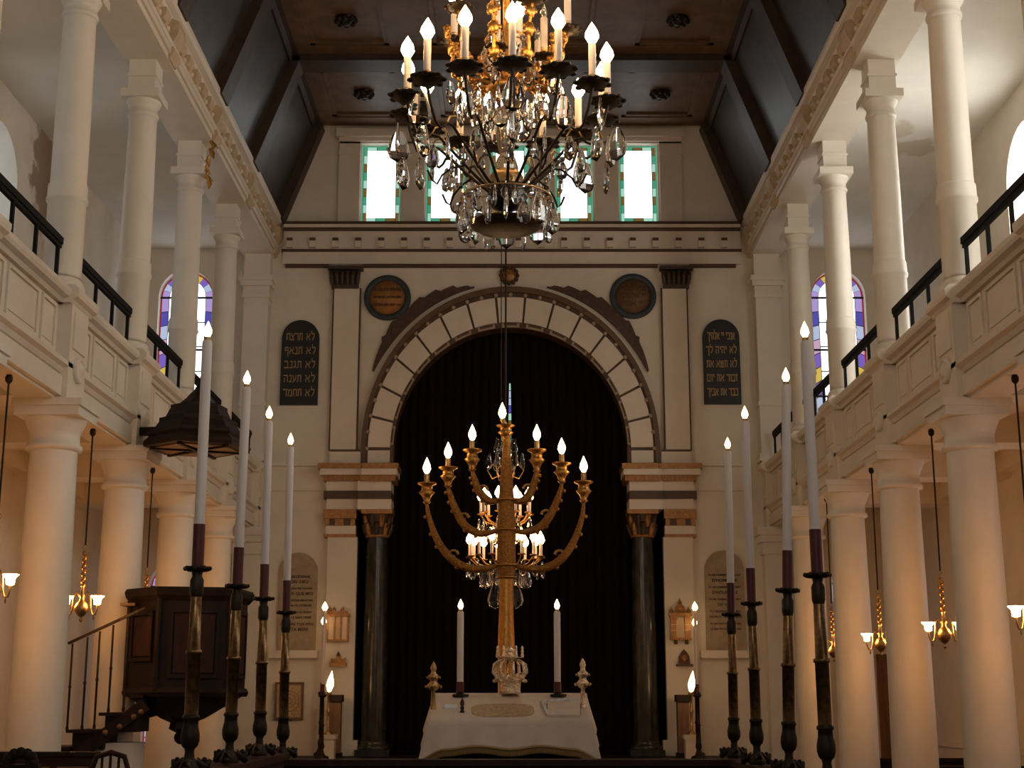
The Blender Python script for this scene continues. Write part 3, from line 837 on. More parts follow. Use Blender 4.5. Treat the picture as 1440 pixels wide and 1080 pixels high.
# dark marble columns
for s, u, nm in ((-1, 528, 'left'), (1, 906, 'right')):
    yc = D - 0.08
    zb = 0.9; zc0 = at(u, 757, yc).z; zc1 = at(u, 716, yc).z
    x = at(u, 900, yc).x
    c = thing('marble_column', 'dark green marble column with gilt leafy capital on the %s of the ark' % nm, 'column', (x, yc, zb), group='marble ark columns')
    H = zc0 - zb
    MB().lathe([(0.185, 0.2), (0.185, 0.25), (0.18, H * 0.5), (0.158, H - 0.02), (0.158, H + 0.01)], 28).build('shaft', 'marble', c)
    MB().box(-0.25, 0.25, -0.24, 0.24, 0.0, 0.09).lathe([(0.24, 0.09), (0.245, 0.12), (0.225, 0.15), (0.2, 0.165), (0.205, 0.19), (0.187, 0.21)], 24).build('base', 'marble', c)
    MB().lathe([(0.16, H), (0.178, H + 0.01), (0.178, H + 0.03), (0.16, H + 0.045)], 20).build('astragal', 'gilt_wood', c)
    MB().lathe([(0.155, H + 0.03), (0.16, H + 0.2), (0.2, H + 0.36)], 20).build('bell', 'frieze', c)
    MB().box(-0.23, 0.23, -0.2, 0.2, zc1 - zb - 0.09, zc1 - zb).build('abacus', 'gilt_wood', c)
    for row, (n, z0, hgt, off) in enumerate(((8, H + 0.04, 0.17, 0.0), (8, H + 0.16, 0.18, PI / 8))):
        for k in range(n):
            a = off + 2 * PI * k / n
            d = Vector((math.cos(a), math.sin(a), 0))
            pts = [d * 0.16 + Vector((0, 0, z0)), d * 0.185 + Vector((0, 0, z0 + hgt * 0.5)), d * 0.215 + Vector((0, 0, z0 + hgt)), d * 0.245 + Vector((0, 0, z0 + hgt * 0.85))]
            MB().tube(pts, [0.035, 0.045, 0.035, 0.012], 6).build('leaf', 'gilt_wood' if (k + row) % 2 else 'frieze', c)

# the arch
YF = 0.05
def ell(u, v):
    return (at(718 + (718 - u), 630, D - YF).x - at(718, 630, D - YF).x), at(718, v, D - YF).z
ASP = at(718, 631, D - YF).z; ACX = at(718, 631, D - YF).x; ABOT = at(718, 651, D - YF).z
RG = []
for u, v in ((553.5, 461), (548.5, 453.5), (517.5, 418.5), (514.5, 412), (508, 404)):
    a, z = ell(u, v); RG.append((a, z - ASP))
def ring_pt(i, th, k=1.0): return (ACX + RG[i][0] * k * math.cos(th), ASP + RG[i][1] * k * math.sin(th))
def ring_row(i, n=48):
    r = [(ACX + RG[i][0], ABOT)] + [ring_pt(i, PI * k / n) for k in range(n + 1)] + [(ACX - RG[i][0], ABOT)]
    return r
t = trim('round arch of white voussoirs with beaded brown edge over the ark', 'arch')
MB().strip(ring_row(0), ring_row(1), D - 0.05, D + 0.25).build('inner_fret_ring', 'brownline', t)
MB().strip(ring_row(1), ring_row(2), D - 0.04, D + 0.05).build('joint_backing', 'brownline', t)
MB().strip(ring_row(2), ring_row(3), D - 0.07, D + 0.02).build('bead_channel', 'brownline', t)
MB().strip(ring_row(3), ring_row(4), D - 0.11, D + 0.02).build('outer_moulding', 'archbrown', t)
NV = 15
for k in range(NV):
    t0 = PI * k / NV + 0.009; t1 = PI * (k + 1) / NV - 0.009
    n = 5
    ins = [ring_pt(1, t0 + (t1 - t0) * q / n) for q in range(n + 1)]
    outs = [ring_pt(2, t0 + (t1 - t0) * q / n) for q in range(n + 1)]
    MB().strip(ins, outs, D - 0.075, D - 0.03).build('voussoir', 'paint', t)
    # fret: pale dash and tongue
    def mid(th, kk):
        a0, b0 = RG[0]; a1, b1 = RG[1]
        return (ACX + (a0 + (a1 - a0) * kk) * math.cos(th), ASP + (b0 + (b1 - b0) * kk) * math.sin(th))
    s0, s1 = t0 + 0.02, t1 - 0.02
    n = 4
    MB().strip([mid(s0 + (s1 - s0) * q / n, 0.05) for q in range(n + 1)], [mid(s0 + (s1 - s0) * q / n, 0.42) for q in range(n + 1)], D - 0.065, D - 0.045).build('fret_bar', 'stone', t)
    for sa in (s0, s1 - 0.02):
        MB().strip([mid(sa, 0.42), mid(sa + 0.02, 0.42)], [mid(sa, 0.85), mid(sa + 0.02, 0.85)], D - 0.065, D - 0.045).build('fret_tongue', 'stone', t)
for sx_ in (-1, 1):
    a, b = sorted((ACX + sx_ * RG[1][0], ACX + sx_ * RG[2][0]))
    MB().box(a, b, D - 0.075, D - 0.03, ABOT, ASP - 0.03).build('voussoir', 'paint', t)
bead = MB().sphere((0, 0, 0), 0.034, 8, 6).mesh('bead', 'stone')
for k in range(31):
    th = PI * k / 30
    p = ((ring_pt(2, th)[0] + ring_pt(3, th)[0]) / 2, (ring_pt(2, th)[1] + ring_pt(3, th)[1]) / 2)
    put('bead', bead, t, (p[0], D - 0.085, p[1]))

# leafy sprays over the arch
for s, nm in ((-1, 'left'), (1, 'right')):
    ins, outs = [], []
    n = 40
    for k in range(n + 1):
        q = k / n
        th = math.radians(27 + 49 * q)
        base = 1.03 + 0.012 * (1 - q)
        thick = 0.010 + 0.07 * math.sin(PI * min(1, q * 1.05)) ** 0.9 + (0.018 * (k % 5) / 4.0 if 0.2 < q < 0.97 else 0)
        if q > 0.97: thick = 0.008
        i0 = ring_pt(4, th, base); o0 = ring_pt(4, th, base + thick)
        if s < 0:
            i0 = (2 * ACX - i0[0], i0[1]); o0 = (2 * ACX - o0[0], o0[1])
        ins.append(i0); outs.append(o0)
    o = MB().strip(ins, outs, D - 0.05, D).build('leaf_spray', 'relief', t)
    o['label'] = 'dark brown carved leaf spray along the %s shoulder' % nm

# keystone rosette
p = at(716, 388, D - 0.03)
ro = thing('rosette', 'small brown carved rosette above the crown of the arch', 'rosette', p)
MB().lathe([(0.12, 0), (0.12, 0.03), (0.06, 0.06), (0.001, 0.075)], 16).build('centre', 'gilt_wood', ro, rot=(PI / 2, 0, 0))
for k in range(12):
    a = 2 * PI * k / 12
    MB().sphere((0.125 * math.cos(a), -0.02, 0.125 * math.sin(a)), 0.038, 8, 5).build('petal', 'relief', ro)

# roundels
def roundel(u, v, m, lines, label, sizes, heb):
    p = at(u, v, D - 0.02)
    r = thing('roundel', label, 'roundel', p, group='inscribed roundels')
    MB().lathe([(0.365, 0), (0.365, 0.03), (0.35, 0.045), (0.28, 0.045), (0.275, 0.03), (0.275, 0)], 40).build('ring', 'blue', r, rot=(PI / 2, 0, 0))
    MB().lathe([(0.277, 0), (0.277, 0.025), (0.001, 0.027)], 40).build('disc', m, r, rot=(PI / 2, 0, 0))
    for k, (ln, sz) in enumerate(zip(lines, sizes)):
        z_ = 0.13 - 0.125 * k
        if heb: hebrew(ln, sz, 'darkletters', r, (0, -0.028, z_), 0.42)
        else: text(ln, sz, 'darkletters', 'lettering', r, (0, -0.03, z_), bold=0.002, maxw=0.44)
roundel(545, 419, 'disc_gold', ['ECOUTE ISRAEL', "L'ETERNEL NOTRE DIEU", "L'ETERNEL EST UN"], 'gold inscribed disc in a slate blue ring left of the arch', [0.062, 0.047, 0.056], False)
roundel(890, 417, 'disc_brown', ['שמע ישראל', 'יי אלהינו', 'יי אחד'], 'dull brown inscribed disc in a slate blue ring right of the arch', [0.07, 0.07, 0.07], True)

# Hebrew tablets
def tablet(u0, u1, v0, v1, lines, label):
    yf = 0.06
    a, b = at(u0, v1, D - yf), at(u1, v1, D - yf)
    zt = at(u0, v0, D - yf).z; zb = a.z
    xc, h = (a.x + b.x) / 2, (b.x - a.x) / 2
    r = thing('commandment_tablet', label, 'tablet', (xc, D, zb), group='black Hebrew tablets')
    H = zt - zb
    MB().prism(arch_poly(0, h, 0, H - h, 20), -yf, 0.0, 'xz').build('slab', 'black', r)
    for k, ln in enumerate(lines):
        hebrew(ln, 0.098, 'letters', r, (0, -yf - 0.002, H * (0.80 - 0.165 * k)), 2 * h * (0.74 if k == 0 else 0.82))
tablet(393, 446, 450, 569, ['לא תרצח', 'לא תנאף', 'לא תגנב', 'לא תענה', 'לא תחמד'], 'black round-topped Hebrew tablet on the end wall left of the arch')
tablet(991, 1043, 449, 568, ['אנכי יי אלהיך', 'לא יהיה לך', 'לא תשא את', 'זכור את יום', 'כבד את אביך'], 'black round-topped Hebrew tablet on the end wall right of the arch')
# French stone tablets
def stone_tablet(u0, u1, v0, v1, lines, label, sill):
    yf = 0.04
    a, b = at(u0, v1, D - yf), at(u1, v1, D - yf)
    zt = at(u0, v0, D - yf).z; zb = a.z
    xc, h = (a.x + b.x) / 2, (b.x - a.x) / 2
    r = thing('stone_tablet', label, 'tablet', (xc, D, zb), group='stone commandment tablets')
    H = zt - zb
    MB().prism(arch_poly(0, h, 0, H - h, 20), -yf, 0.0, 'xz').build('slab', 'stone', r)
    z = H * 0.75
    for k, ln in enumerate(lines):
        w_ = len(ln)
        text(ln, min(0.066, 0.82 / max(1, w_)), 'darkletters', 'lettering', r, (0, -yf - 0.003, z), extrude=0.002, bold=0.0015, maxw=2 * h * 0.88)
        z -= H * (0.053 if k % 2 == 0 else 0.068)
    sb = MB().box(-h - 0.1, h + 0.05, -0.16, 0, -0.11, 0.0).build('sill', 'paint', r)
stone_tablet(389, 443, 777, 915, ["JE SUIS L'ETERNEL", 'TON DIEU', 'TU N\'AURAS PAS D\'AUTRES', 'DIEUX QUE MOI', 'TU N\'INVOQUERAS PAS', "LE NOM DE L'ETERNEL", 'SOUVIENS-TOI DU SABBAT', 'POUR LE SANCTIFIER', 'HONORE TON PERE', 'ET TA MERE'],
             'grey brown stone tablet lettered in French left of the ark', 1)
stone_tablet(994, 1050, 774, 915, ['TU NE COMMETTRAS POINT', "D'HOMICIDE", 'TU NE COMMETTRAS POINT', "D'ADULTERE", 'TU NE COMMETTRAS POINT', 'DE VOL', 'TU NE RENDRAS POINT', 'DE FAUX TEMOIGNAGE', 'TU NE CONVOITERAS POINT', 'LE BIEN DE TON PROCHAIN'],
             'grey brown stone tablet lettered in French right of the ark', 1)

# curtain, parted by a slit
SX = at(717, 560, D + 0.45).x
z_slit0 = at(717, 650, D + 0.45).z; z_slit1 = at(717, 500, D + 0.45).z
def curtain(side, label):
    mb = MB(); vs = []; fs = []
    nx, nz = 120, 24
    for j in range(nz + 1):
        z = 0.9 + (7.9 - 0.9) * j / nz
        g = 0.0
        if z_slit0 < z < z_slit1: g = 0.022 * min(1, (z_slit1 - z) / 1.0)
        for i in range(nx + 1):
            x = SX + side * (g + 0.001 + (2.55 - g) * i / nx)
            vs.append((x, D + 0.47 + 0.045 * math.sin(i * 0.95 + 0.25 * math.sin(j * 0.3)) + 0.015 * math.sin(i * 2.3 + j * 0.05), z))
    for j in range(nz):
        for i in range(nx):
            q = j * (nx + 1) + i
            fs.append((q, q + 1, q + nx + 2, q + nx + 1))
    mb.add(vs, fs, True)
    o = mb.build('ark_curtain', 'curtain')
    md = o.modifiers.new('cloth', 'SOLIDIFY'); md.thickness = 0.015
    tag(o, label, 'curtain', 'ark curtains')
curtain(-1, 'near black velvet curtain filling the left half of the arch')
curtain(1, 'near black velvet curtain filling the right half of the arch')

# platform of the ark
pf = thing('ark_platform', 'dark wooden platform with steps in front of the ark', 'platform', (0, 20.2, 0))
MB().box(-3.3, 3.3, -0.9, D - 20.225, 0, 0.9).build('deck', 'wood', pf)
struct(MB().box(-2.6, 2.6, D - 0.02, D + 1.3, 0.7, 0.899).build('floor_apse', 'wood'), 'dark floor of the recess behind the ark curtain', 'floor')
for k in range(4):
    MB().box(-1.6, 1.6, -0.9 - 0.28 * (4 - k), -0.9 - 0.28 * (3 - k), 0, 0.9 - 0.18 * (4 - k) ).build('step', 'wood', pf)

# plaques on the pilasters beside the ark
def wall_thing(name, label, cat, u, v, group=None, yf=0.15):
    return thing(name, label, cat, at(u, v, D - yf), group=group)
S = at(1, 900, D).x - at(0, 900, D).x        # metres in one pixel at the end wall
p = wall_thing('gilt_wall_case', 'gilt triptych-shaped wall case on the pilaster left of the ark', 'wall case', 475, 902)
MB().box(-15 * S, 15 * S, -0.07, 0, 0, 2.5 * S).build('bottom_rail', 'gilt_wood', p)
for x in (-14, -4.5, 4.5, 14):
    MB().box((x - 1.2) * S, (x + 1.2) * S, -0.07, 0, 2.5 * S, 34 * S).build('stile', 'gilt_wood', p)
for x0, x1, m in ((-13, -5.5, 'cloth'), (-3.5, 3.5, 'ochre'), (5.5, 13, 'cloth')):
    MB().box(x0 * S, x1 * S, -0.05, 0, 2.5 * S, 34 * S).build('panel', m, p)
MB().box(-16.5 * S, 16.5 * S, -0.10, 0, 34 * S, 37.5 * S).build('cornice', 'gilt_wood', p)
MB().prism([(-14 * S, 37.5 * S), (14 * S, 37.5 * S), (13 * S, 41 * S), (7 * S, 43 * S), (0, 40 * S), (-7 * S, 43 * S), (-13 * S, 41 * S)], -0.06, 0, 'xz').build('crest', 'gilt_wood', p)
for x in (-12, -6, 6):
    MB().lathe([(0.02, 0), (0.028, 0.03), (0.008, 0.06), (0.001, 0.085)], 8, (x * S, -0.03, 41 * S)).build('finial', 'gilt_wood', p)
p = wall_thing('gilt_wall_plaque', 'small gilt aedicule plaque on the pilaster right of the ark', 'plaque', 957, 900)
MB().box(-15 * S, 15 * S, -0.08, 0, 0, 3 * S).build('sill', 'gilt_wood', p)
MB().box(-14 * S, -6 * S, -0.07, 0, 3 * S, 33 * S).build('pier', 'gilt_wood', p)
MB().box(6 * S, 14 * S, -0.07, 0, 3 * S, 33 * S).build('pier', 'gilt_wood', p)
MB().prism(arch_poly(0, 6 * S, 3 * S, 25 * S, 10), -0.045, 0, 'xz').build('niche_panel', 'ochre', p)
MB().box(-16 * S, 16 * S, -0.10, 0, 33 * S, 37 * S).build('cornice', 'gilt_wood', p)
MB().lathe([(6.5 * S, 0), (6.5 * S, 0.06), (4 * S, 0.06), (3.6 * S, 0.04), (0.001, 0.05)], 18).build('pediment_disc', 'gilt_wood', p, (0, 0, 43 * S), (PI / 2, 0, 0))
MB().prism([(-9 * S, 37 * S), (9 * S, 37 * S), (6 * S, 45 * S), (-6 * S, 45 * S)], -0.03, 0, 'xz').build('pediment', 'gilt_wood', p)
for x, z in ((-12, 37), (12, 37), (0, 49)):
    MB().lathe([(0.025, 0), (0.035, 0.03), (0.01, 0.06), (0.001, 0.1)], 8, (x * S, -0.03, z * S)).build('finial', 'gilt_wood', p)
for x in (-7, 8):
    MB().lathe([(0.001, -0.07), (0.03, -0.05), (0.02, 0)], 8, (x * S, -0.04, 0)).build('pendant', 'brownline', p)
for zz_ in (12, 20):
    MB().box(-14.5 * S, -6 * S, -0.075, 0, zz_ * S, (zz_ + 1.5) * S).box(6 * S, 14.5 * S, -0.075, 0, zz_ * S, (zz_ + 1.5) * S).build('pier_band', 'ochre', p)
p = wall_thing('alms_shelf', 'tiny gilt bracket shelf with a spire below the wall case left of the ark', 'bracket', 476, 934)
MB().box(-11.5 * S, 11.5 * S, -0.13, 0, -3 * S, 2 * S).build('shelf', 'gilt_wood', p)
MB().prism([(-10 * S, 2 * S), (10 * S, 2 * S), (10 * S, 9 * S), (4 * S, 6 * S), (3 * S, 12 * S), (-3 * S, 12 * S), (-4 * S, 6 * S), (-10 * S, 8 * S)], -0.05, 0, 'xz').build('back', 'gilt_wood', p)
MB().lathe([(3.2 * S, 0), (2 * S, 3 * S), (0.001, 7 * S)], 8, (0, -0.03, 11 * S)).build('spire', 'brownline', p)
p = wall_thing('carved_bracket', 'tiny dark carved bracket below the plaque right of the ark', 'bracket', 962, 936)
MB().box(-11 * S, 11 * S, -0.13, 0, -1 * S, 2 * S).build('shelf', 'brownline', p)
MB().prism([(-8 * S, 2 * S), (8 * S, 2 * S), (7.5 * S, 12 * S), (4 * S, 18 * S), (0, 22 * S), (-4 * S, 18 * S), (-7.5 * S, 12 * S)], -0.05, 0, 'xz').build('back', 'brownline', p)
MB().sphere((0, -0.05, 10 * S), 5 * S, 10, 6, 1, 0.5, 1).build('boss', 'gilt_wood', p)
p = wall_thing('framed_picture', 'small gold framed picture of rings low on the wall left of the ark', 'picture', 406, 1012, yf=0.02)
MB().box(-20 * S, 20 * S, -0.04, 0, 0, 3 * S).box(-20 * S, 20 * S, -0.04, 0, 48 * S, 51 * S).box(-20 * S, -17 * S, -0.04, 0, 3 * S, 48 * S).box(17 * S, 20 * S, -0.04, 0, 3 * S, 48 * S).build('frame', 'midwood', p)
MB().box(-17 * S, 17 * S, -0.02, 0, 3 * S, 48 * S).build('sheet', 'mattan', p)
for r_ in (4, 9, 14):
    q = MB().torus((0, 0, 0), r_ * S, 0.008, 28, 6).build('printed_ring', 'letters', p, (0, -0.022, 25.5 * S), (PI / 2, 0, 0))
# ================================================================ CANDLESTICKS
def flame_mesh(h, r, m):
    return MB().lathe([(0.001, 0), (r * 0.55, h * 0.08), (r, h * 0.32), (r * 0.85, h * 0.55), (r * 0.4, h * 0.8), (0.001, h)], 10).mesh('flame', m)
def stick_parts(H):
    """standing candlestick of height H, foot at the origin"""
    foot = MB().lathe([(0.05, 0.0), (0.055, 0.02), (0.04, 0.045), (0.026, 0.07), (0.022, 0.10), (0.026, 0.115)], 12)
    claws = []
    for k in range(3):
        a = 2 * PI * k / 3 + PI / 6
        d = Vector((math.cos(a), math.sin(a), 0))
        q = MB().tube([d * 0.03 + Vector((0, 0, 0.06)), d * 0.06 + Vector((0, 0, 0.035)), d * 0.085 + Vector((0, 0, 0.03)), d * 0.105 + Vector((0, 0, 0.062))], [0.02, 0.024, 0.026, 0.008], 8)
        q.sphere(tuple(d * 0.09 + Vector((0, 0, 0.02))), 0.022, 8, 5)
        q.sphere(tuple(d * 0.075 + Vector((0, 0, 0.06))), 0.015, 6, 4)
        claws.append(q.mesh('claw_foot', 'bronze'))
    urn = MB().lathe([(0.022, 0.11), (0.038, 0.125), (0.046, 0.15), (0.046, 0.18), (0.038, 0.215), (0.036, 0.245), (0.042, 0.25), (0.042, 0.262), (0.034, 0.27)], 14)
    hm = 0.27 + (H - 0.27) * 0.42
    shaft = MB().lathe([(0.034, 0.26), (0.034, hm - 0.01), (0.041, hm - 0.008), (0.041, hm + 0.008), (0.031, hm + 0.012), (0.027, H - 0.13)], 14)
    neck = MB().lathe([(0.028, H - 0.14), (0.034, H - 0.12), (0.034, H - 0.06), (0.024, H - 0.04), (0.03, H - 0.012)], 12)
    pan = MB().lathe([(0.024, H - 0.02), (0.05, H - 0.018), (0.064, H - 0.004), (0.064, H + 0.004), (0.03, H + 0.006), (0.03, H)], 16)
    for k in range(8):
        a = 2 * PI * k / 8
        pan.sphere((0.06 * math.cos(a), 0.06 * math.sin(a), H - 0.004), 0.012, 6, 4)
    return [('foot', foot.mesh('foot', 'bronze'))] + [('claw_foot', c) for c in claws] + [('urn_knop', urn.mesh('urn_knop', 'bronze')), ('shaft', shaft.mesh('shaft', 'shaftbrass')), ('neck', neck.mesh('neck', 'bronze')), ('drip_pan', pan.mesh('drip_pan', 'bronze'))]
def candle_parts(sleeve, total, r, fh):
    a = MB().lathe([(r * 1.12, 0), (r * 1.12, sleeve)], 14).mesh('sleeve', 'redwax')
    b = MB().lathe([(r, sleeve - 0.005), (r, total - 0.012), (r * 0.85, total)], 14).mesh('tube', 'wax')
    c = MB().lathe([(r * 0.6, total - 0.005), (r * 0.65, total + 0.018)], 10).mesh('collar', 'brass')
    return [('sleeve', a, 0), ('tube', b, 0), ('collar', c, 0), ('flame', flame_mesh(fh, fh * 0.26, 'flame'), total + 0.015)]
STICK_H = 0.96
SP = stick_parts(STICK_H)
CP = candle_parts(0.21, 1.13, 0.0265, 0.085)
ZR = EYE - 0.40
ZL = EYE - 0.345
left = [((293, 452), 7.0), ((348, 521), 8.13), ((379, 571), 9.18), ((409, 609), 10.2)]
right = [((1131, 452), 7.0), ((1105, 517), 8.1), ((1047, 571), 9.2), ((1023, 615), 10.2)]
footu = [[266, 322, 364, 397], [1163, 1109, 1065, 1033]]
ordc = ['nearest', 'second nearest', 'third', 'farthest']
for nm, row, sgn in (('left', left, 0), ('right', right, 1)):
    for i, ((u, v), Y) in enumerate(row):
        top = at(u, v, Y)
        # foot on the rail below the flame, leaning as the photograph shows
        b = at(footu[sgn][i], 1070, Y); base = Vector((b.x, Y, ZL if sgn == 0 and i < 3 else ZR))
        ax = Vector((top.x - base.x, 0, top.z - base.z))
        lean = math.atan2(ax.x, ax.z)
        sc = ax.length / (STICK_H + 1.13 + 0.10)
        c = thing('candlestick', '%s tall bronze candlestick on the %s rail of the reading platform' % (ordc[i], nm), 'candlestick', base, group='tall rail candlesticks')
        c.rotation_euler = (0, lean, 0); c.scale = (1, 1, sc)
        for n_, me in SP: put(n_, me, c)
        k = thing('candle', 'white candle with red sleeve in the %s candlestick on the %s rail' % (ordc[i], nm), 'candle', base + ax.normalized() * (STICK_H * sc), group='tall rail candles')
        k.rotation_euler = (0, lean, 0); k.scale = (1, 1, sc)
        for n_, me, z in CP: put(n_, me, k, (0, 0, z))

# reading platform rails
pl = thing('reading_platform', 'dark wooden railed reading platform in the middle of the hall', 'platform', (0, 8.6, 0))
MB().box(-2.1, 2.1, -1.8, 3.9, 0, 0.498).build('deck', 'wood', pl)
def rail(x0, x1, y0, y1, name, zr):
    MB().box(x0, x1, y0, y1, zr - 0.05, zr - 0.008).build(name, 'redwood', pl)
    MB().box(x0 + 0.03, x1 - 0.03, y0 + 0.03, y1 - 0.03, 0.5, zr - 0.05).build('rail_panel', 'redwood', pl)
rail(-2.05, 1.72, 1.55, 1.75, 'front_rail', ZR)
rail(-1.78, -1.5, -1.75, 1.3, 'side_rail', ZL)
rail(1.5, 1.78, -1.75, 1.55, 'side_rail', ZR)

# ================================================================ READING DESK
DX = at(717, 1000, 11).x
YD0, YD1 = 11.0, 11.75
zf = at(717, 1014, YD0).z; zk = at(717, 977, YD1).z
hw = 0.5 * (at(829, 1014, YD0).x - at(604, 1014, YD0).x); hb = 0.5 * (at(820, 977, YD1).x - at(613, 977, YD1).x)
hw = 0.5 * (hw + hb)
dk = thing('reading_desk', 'sloping wooden reading desk under the fringed ivory cloth', 'desk', (DX, YD0, 0.5))
MB().prism([(0, zf - 0.53), (YD1 - YD0, zk - 0.53), (YD1 - YD0, zk - 0.57), (0, zf - 0.57)], -hw + 0.02, hw - 0.02, 'yz').build('sloping_top', 'wood', dk)
for x in (-hw + 0.06, hw - 0.06):
    for y in (0.06, YD1 - YD0 - 0.06):
        MB().box(x - 0.04, x + 0.04, y - 0.04, y + 0.04, 0, zf - 0.55).build('leg', 'wood', dk)
MB().box(-hw + 0.1, hw - 0.1, 0.08, YD1 - YD0 - 0.06, 0.02, zf - 0.6).build('carcass', 'wood', dk)
gl = MB()
for k in range(9):
    x = -hw + 0.14 + (2 * hw - 0.28) * k / 8
    gl.beam((x, 0.075, 0.1), (x + (0.14 if k < 8 else 0), 0.075, zf - 0.62), 0.012, 0.012, (0, 1, 0))
    gl.beam((x, 0.075, zf - 0.62), (x + (0.14 if k < 8 else 0), 0.075, 0.1), 0.012, 0.012, (0, 1, 0))
gl.build('lattice', 'bronze', dk)
# the cloth: a sheet over the slope that falls over the front and sides with a scalloped hem
def desk_cloth():
    vs, fs = [], []
    nx, ny = 48, 26
    def P(i, j):
        s_ = -1 + 2 * i / nx; q = j / ny
        flare = 0.0
        if q < 0.45:                        # front fall
            tq = 1 - q / 0.45
            hem = 0.20 + 0.13 * max(0, (abs(s_) - 0.72) / 0.28) ** 1.3 + 0.012 * math.cos(s_ * 9)
            z = zf + 0.006 - tq * hem
            y = YD0 - 0.03 - 0.05 * tq - 0.014 * math.sin(s_ * 17 + 1.0) * tq
            wx = hw + 0.02 + 0.07 * tq
            if 0.95 > tq > 0.0 and tq < 0.12: y += 0.0
        else:
            qq = (q - 0.45) / 0.55
            z = zf + (zk - zf) * qq + 0.008
            y = YD0 - 0.02 + (YD1 - YD0 + 0.03) * qq
            wx = hw + 0.02
        return Vector((DX + s_ * wx, y, z))
    for j in range(ny + 1):
        for i in range(nx + 1): vs.append(P(i, j))
    for j in range(ny):
        for i in range(nx):
            a = j * (nx + 1) + i; fs.append((a, a + 1, a + nx + 2, a + nx + 1))
    mb = MB(); mb.add(vs, fs, True)
    hemline = [vs[i] for i in range(nx + 1)]
    # side falls
    for sd in (-1, 1):
        sv = []; n = 14; m = 8
        for a in range(n + 1):
            qq = a / n
            z = zf + (zk - zf) * qq + 0.008; y = YD0 - 0.03 + (YD1 - YD0 + 0.04) * qq
            for b in range(m + 1):
                tq = b / m
                drop = (0.33 - 0.12 * qq) * tq
                sv.append((DX + sd * (hw + 0.02 + 0.06 * tq + 0.012 * math.sin(a * 1.3) * tq), y - (0.05 * tq if a == 0 else 0), z - drop))
        sf = []
        for a in range(n):
            for b in range(m):
                q0 = a * (m + 1) + b; sf.append((q0, q0 + 1, q0 + m + 2, q0 + m + 1))
        mb.add(sv, sf, True)
    return mb, hemline
mb, hem = desk_cloth()
tc = thing('desk_cloth', 'ivory satin cloth with gold fringe draped over the reading desk', 'cloth', (0, 0, 0))
o = mb.build('drape', 'cloth', tc)
md = o.modifiers.new('thickness', 'SOLIDIFY'); md.thickness = 0.006
MB().tube(hem, 0.012, 6).build('braid', 'fringe', tc)
fr = MB()
for i in range(len(hem) - 1):
    for q in (0.0, 0.33, 0.66):
        p = hem[i].lerp(hem[i + 1], q)
        fr.lathe([(0.001, -0.045), (0.006, -0.035), (0.004, 0)], 5, tuple(p + Vector((0, 0, -0.008))))
o = fr.build('fringe', 'fringe', tc); o['kind'] = 'stuff'
def on_desk(u, v, lift=0.012):
    """point on the sloping cloth seen at a pixel"""
    lo, hi = YD0 - 0.3, YD1 + 0.6
    for _ in range(50):
        mid_ = (lo + hi) / 2
        p = at(u, v, mid_)
        zs_ = zf + (zk - zf) * (mid_ - YD0) / (YD1 - YD0)
        if p.z > zs_: lo = mid_
        else: hi = mid_
    p = at(u, v, lo); p.z = zf + (zk - zf) * (lo - YD0) / (YD1 - YD0) + lift
    return p
slope = math.atan2(zk - zf, YD1 - YD0)
# two candles at the back edge
for u, nm in ((647, 'left'), (784, 'right')):
    yc = YD1 - 0.1; x = at(u, 960, yc).x; z = zf + (zk - zf) * (yc - YD0) / (YD1 - YD0) + 0.012
    h = thing('candle_holder', 'flat dark candle holder at the %s back corner of the reading desk' % nm, 'candle holder', (x, yc, z), group='desk candle holders')
    MB().lathe([(0.06, 0), (0.062, 0.012), (0.05, 0.02), (0.032, 0.022), (0.032, 0.035), (0.028, 0.035)], 18).build('dish', 'bronze', h)
    for k in range(5):
        a = 2 * PI * k / 5
        MB().sphere((0.06 * math.cos(a), 0.06 * math.sin(a), 0.008), 0.012, 6, 4).build('foot', 'bronze', h)
    c = thing('candle', 'thick white candle with red sleeve at the %s back of the reading desk' % nm, 'candle', (x, yc, z + 0.03), group='desk candles')
    zt = at(u, 860, yc).z - z - 0.03
    for n_, me, zz in candle_parts(0.085, zt, 0.0265, 0.085): put(n_, me, c, (0, 0, zz))
# crown
p = on_desk(717, 981, 0.03)
cr = thing('silver_crown', 'gilded silver crown with arched bands and bells on the reading desk', 'crown', p)
sc_ = (at(740, 950, p.y).x - at(694, 950, p.y).x) / 2
MB().lathe([(sc_ * 0.62, 0), (sc_ * 0.68, 0.01), (sc_ * 0.64, 0.03), (sc_ * 0.66, 0.07), (sc_ * 0.72, 0.1), (sc_ * 0.8, 0.115), (sc_ * 0.72, 0.12)], 20).build('circlet', 'silver', cr)
for k in range(8):
    a = 2 * PI * k / 8 + 0.2
    d = Vector((math.cos(a), math.sin(a), 0))
    MB().sphere(tuple(d * sc_ * 0.78 + Vector((0, 0, 0.13))), 0.026, 8, 6, 0.8, 0.8, 1.3).build('cresting_leaf', 'silver', cr)
    MB().tube([d * sc_ * 0.72 + Vector((0, 0, 0.11)), d * sc_ * 1.05 + Vector((0, 0, 0.17)), d * sc_ * 0.98 + Vector((0, 0, 0.23)), d * sc_ * 0.6 + Vector((0, 0, 0.265)), d * 0.02 + Vector((0, 0, 0.27))], [0.012, 0.014, 0.013, 0.011, 0.009], 7).build('arched_band', 'silver', cr)
    MB().sphere(tuple(d * sc_ * 0.98 + Vector((0, 0, 0.10))), 0.014, 8, 5).build('bell', 'silver', cr)
MB().lathe([(0.02, 0.26), (0.055, 0.28), (0.06, 0.295), (0.03, 0.305), (0.035, 0.33), (0.04, 0.345), (0.012, 0.37), (0.001, 0.39)], 14).build('top_crown', 'silver', cr)
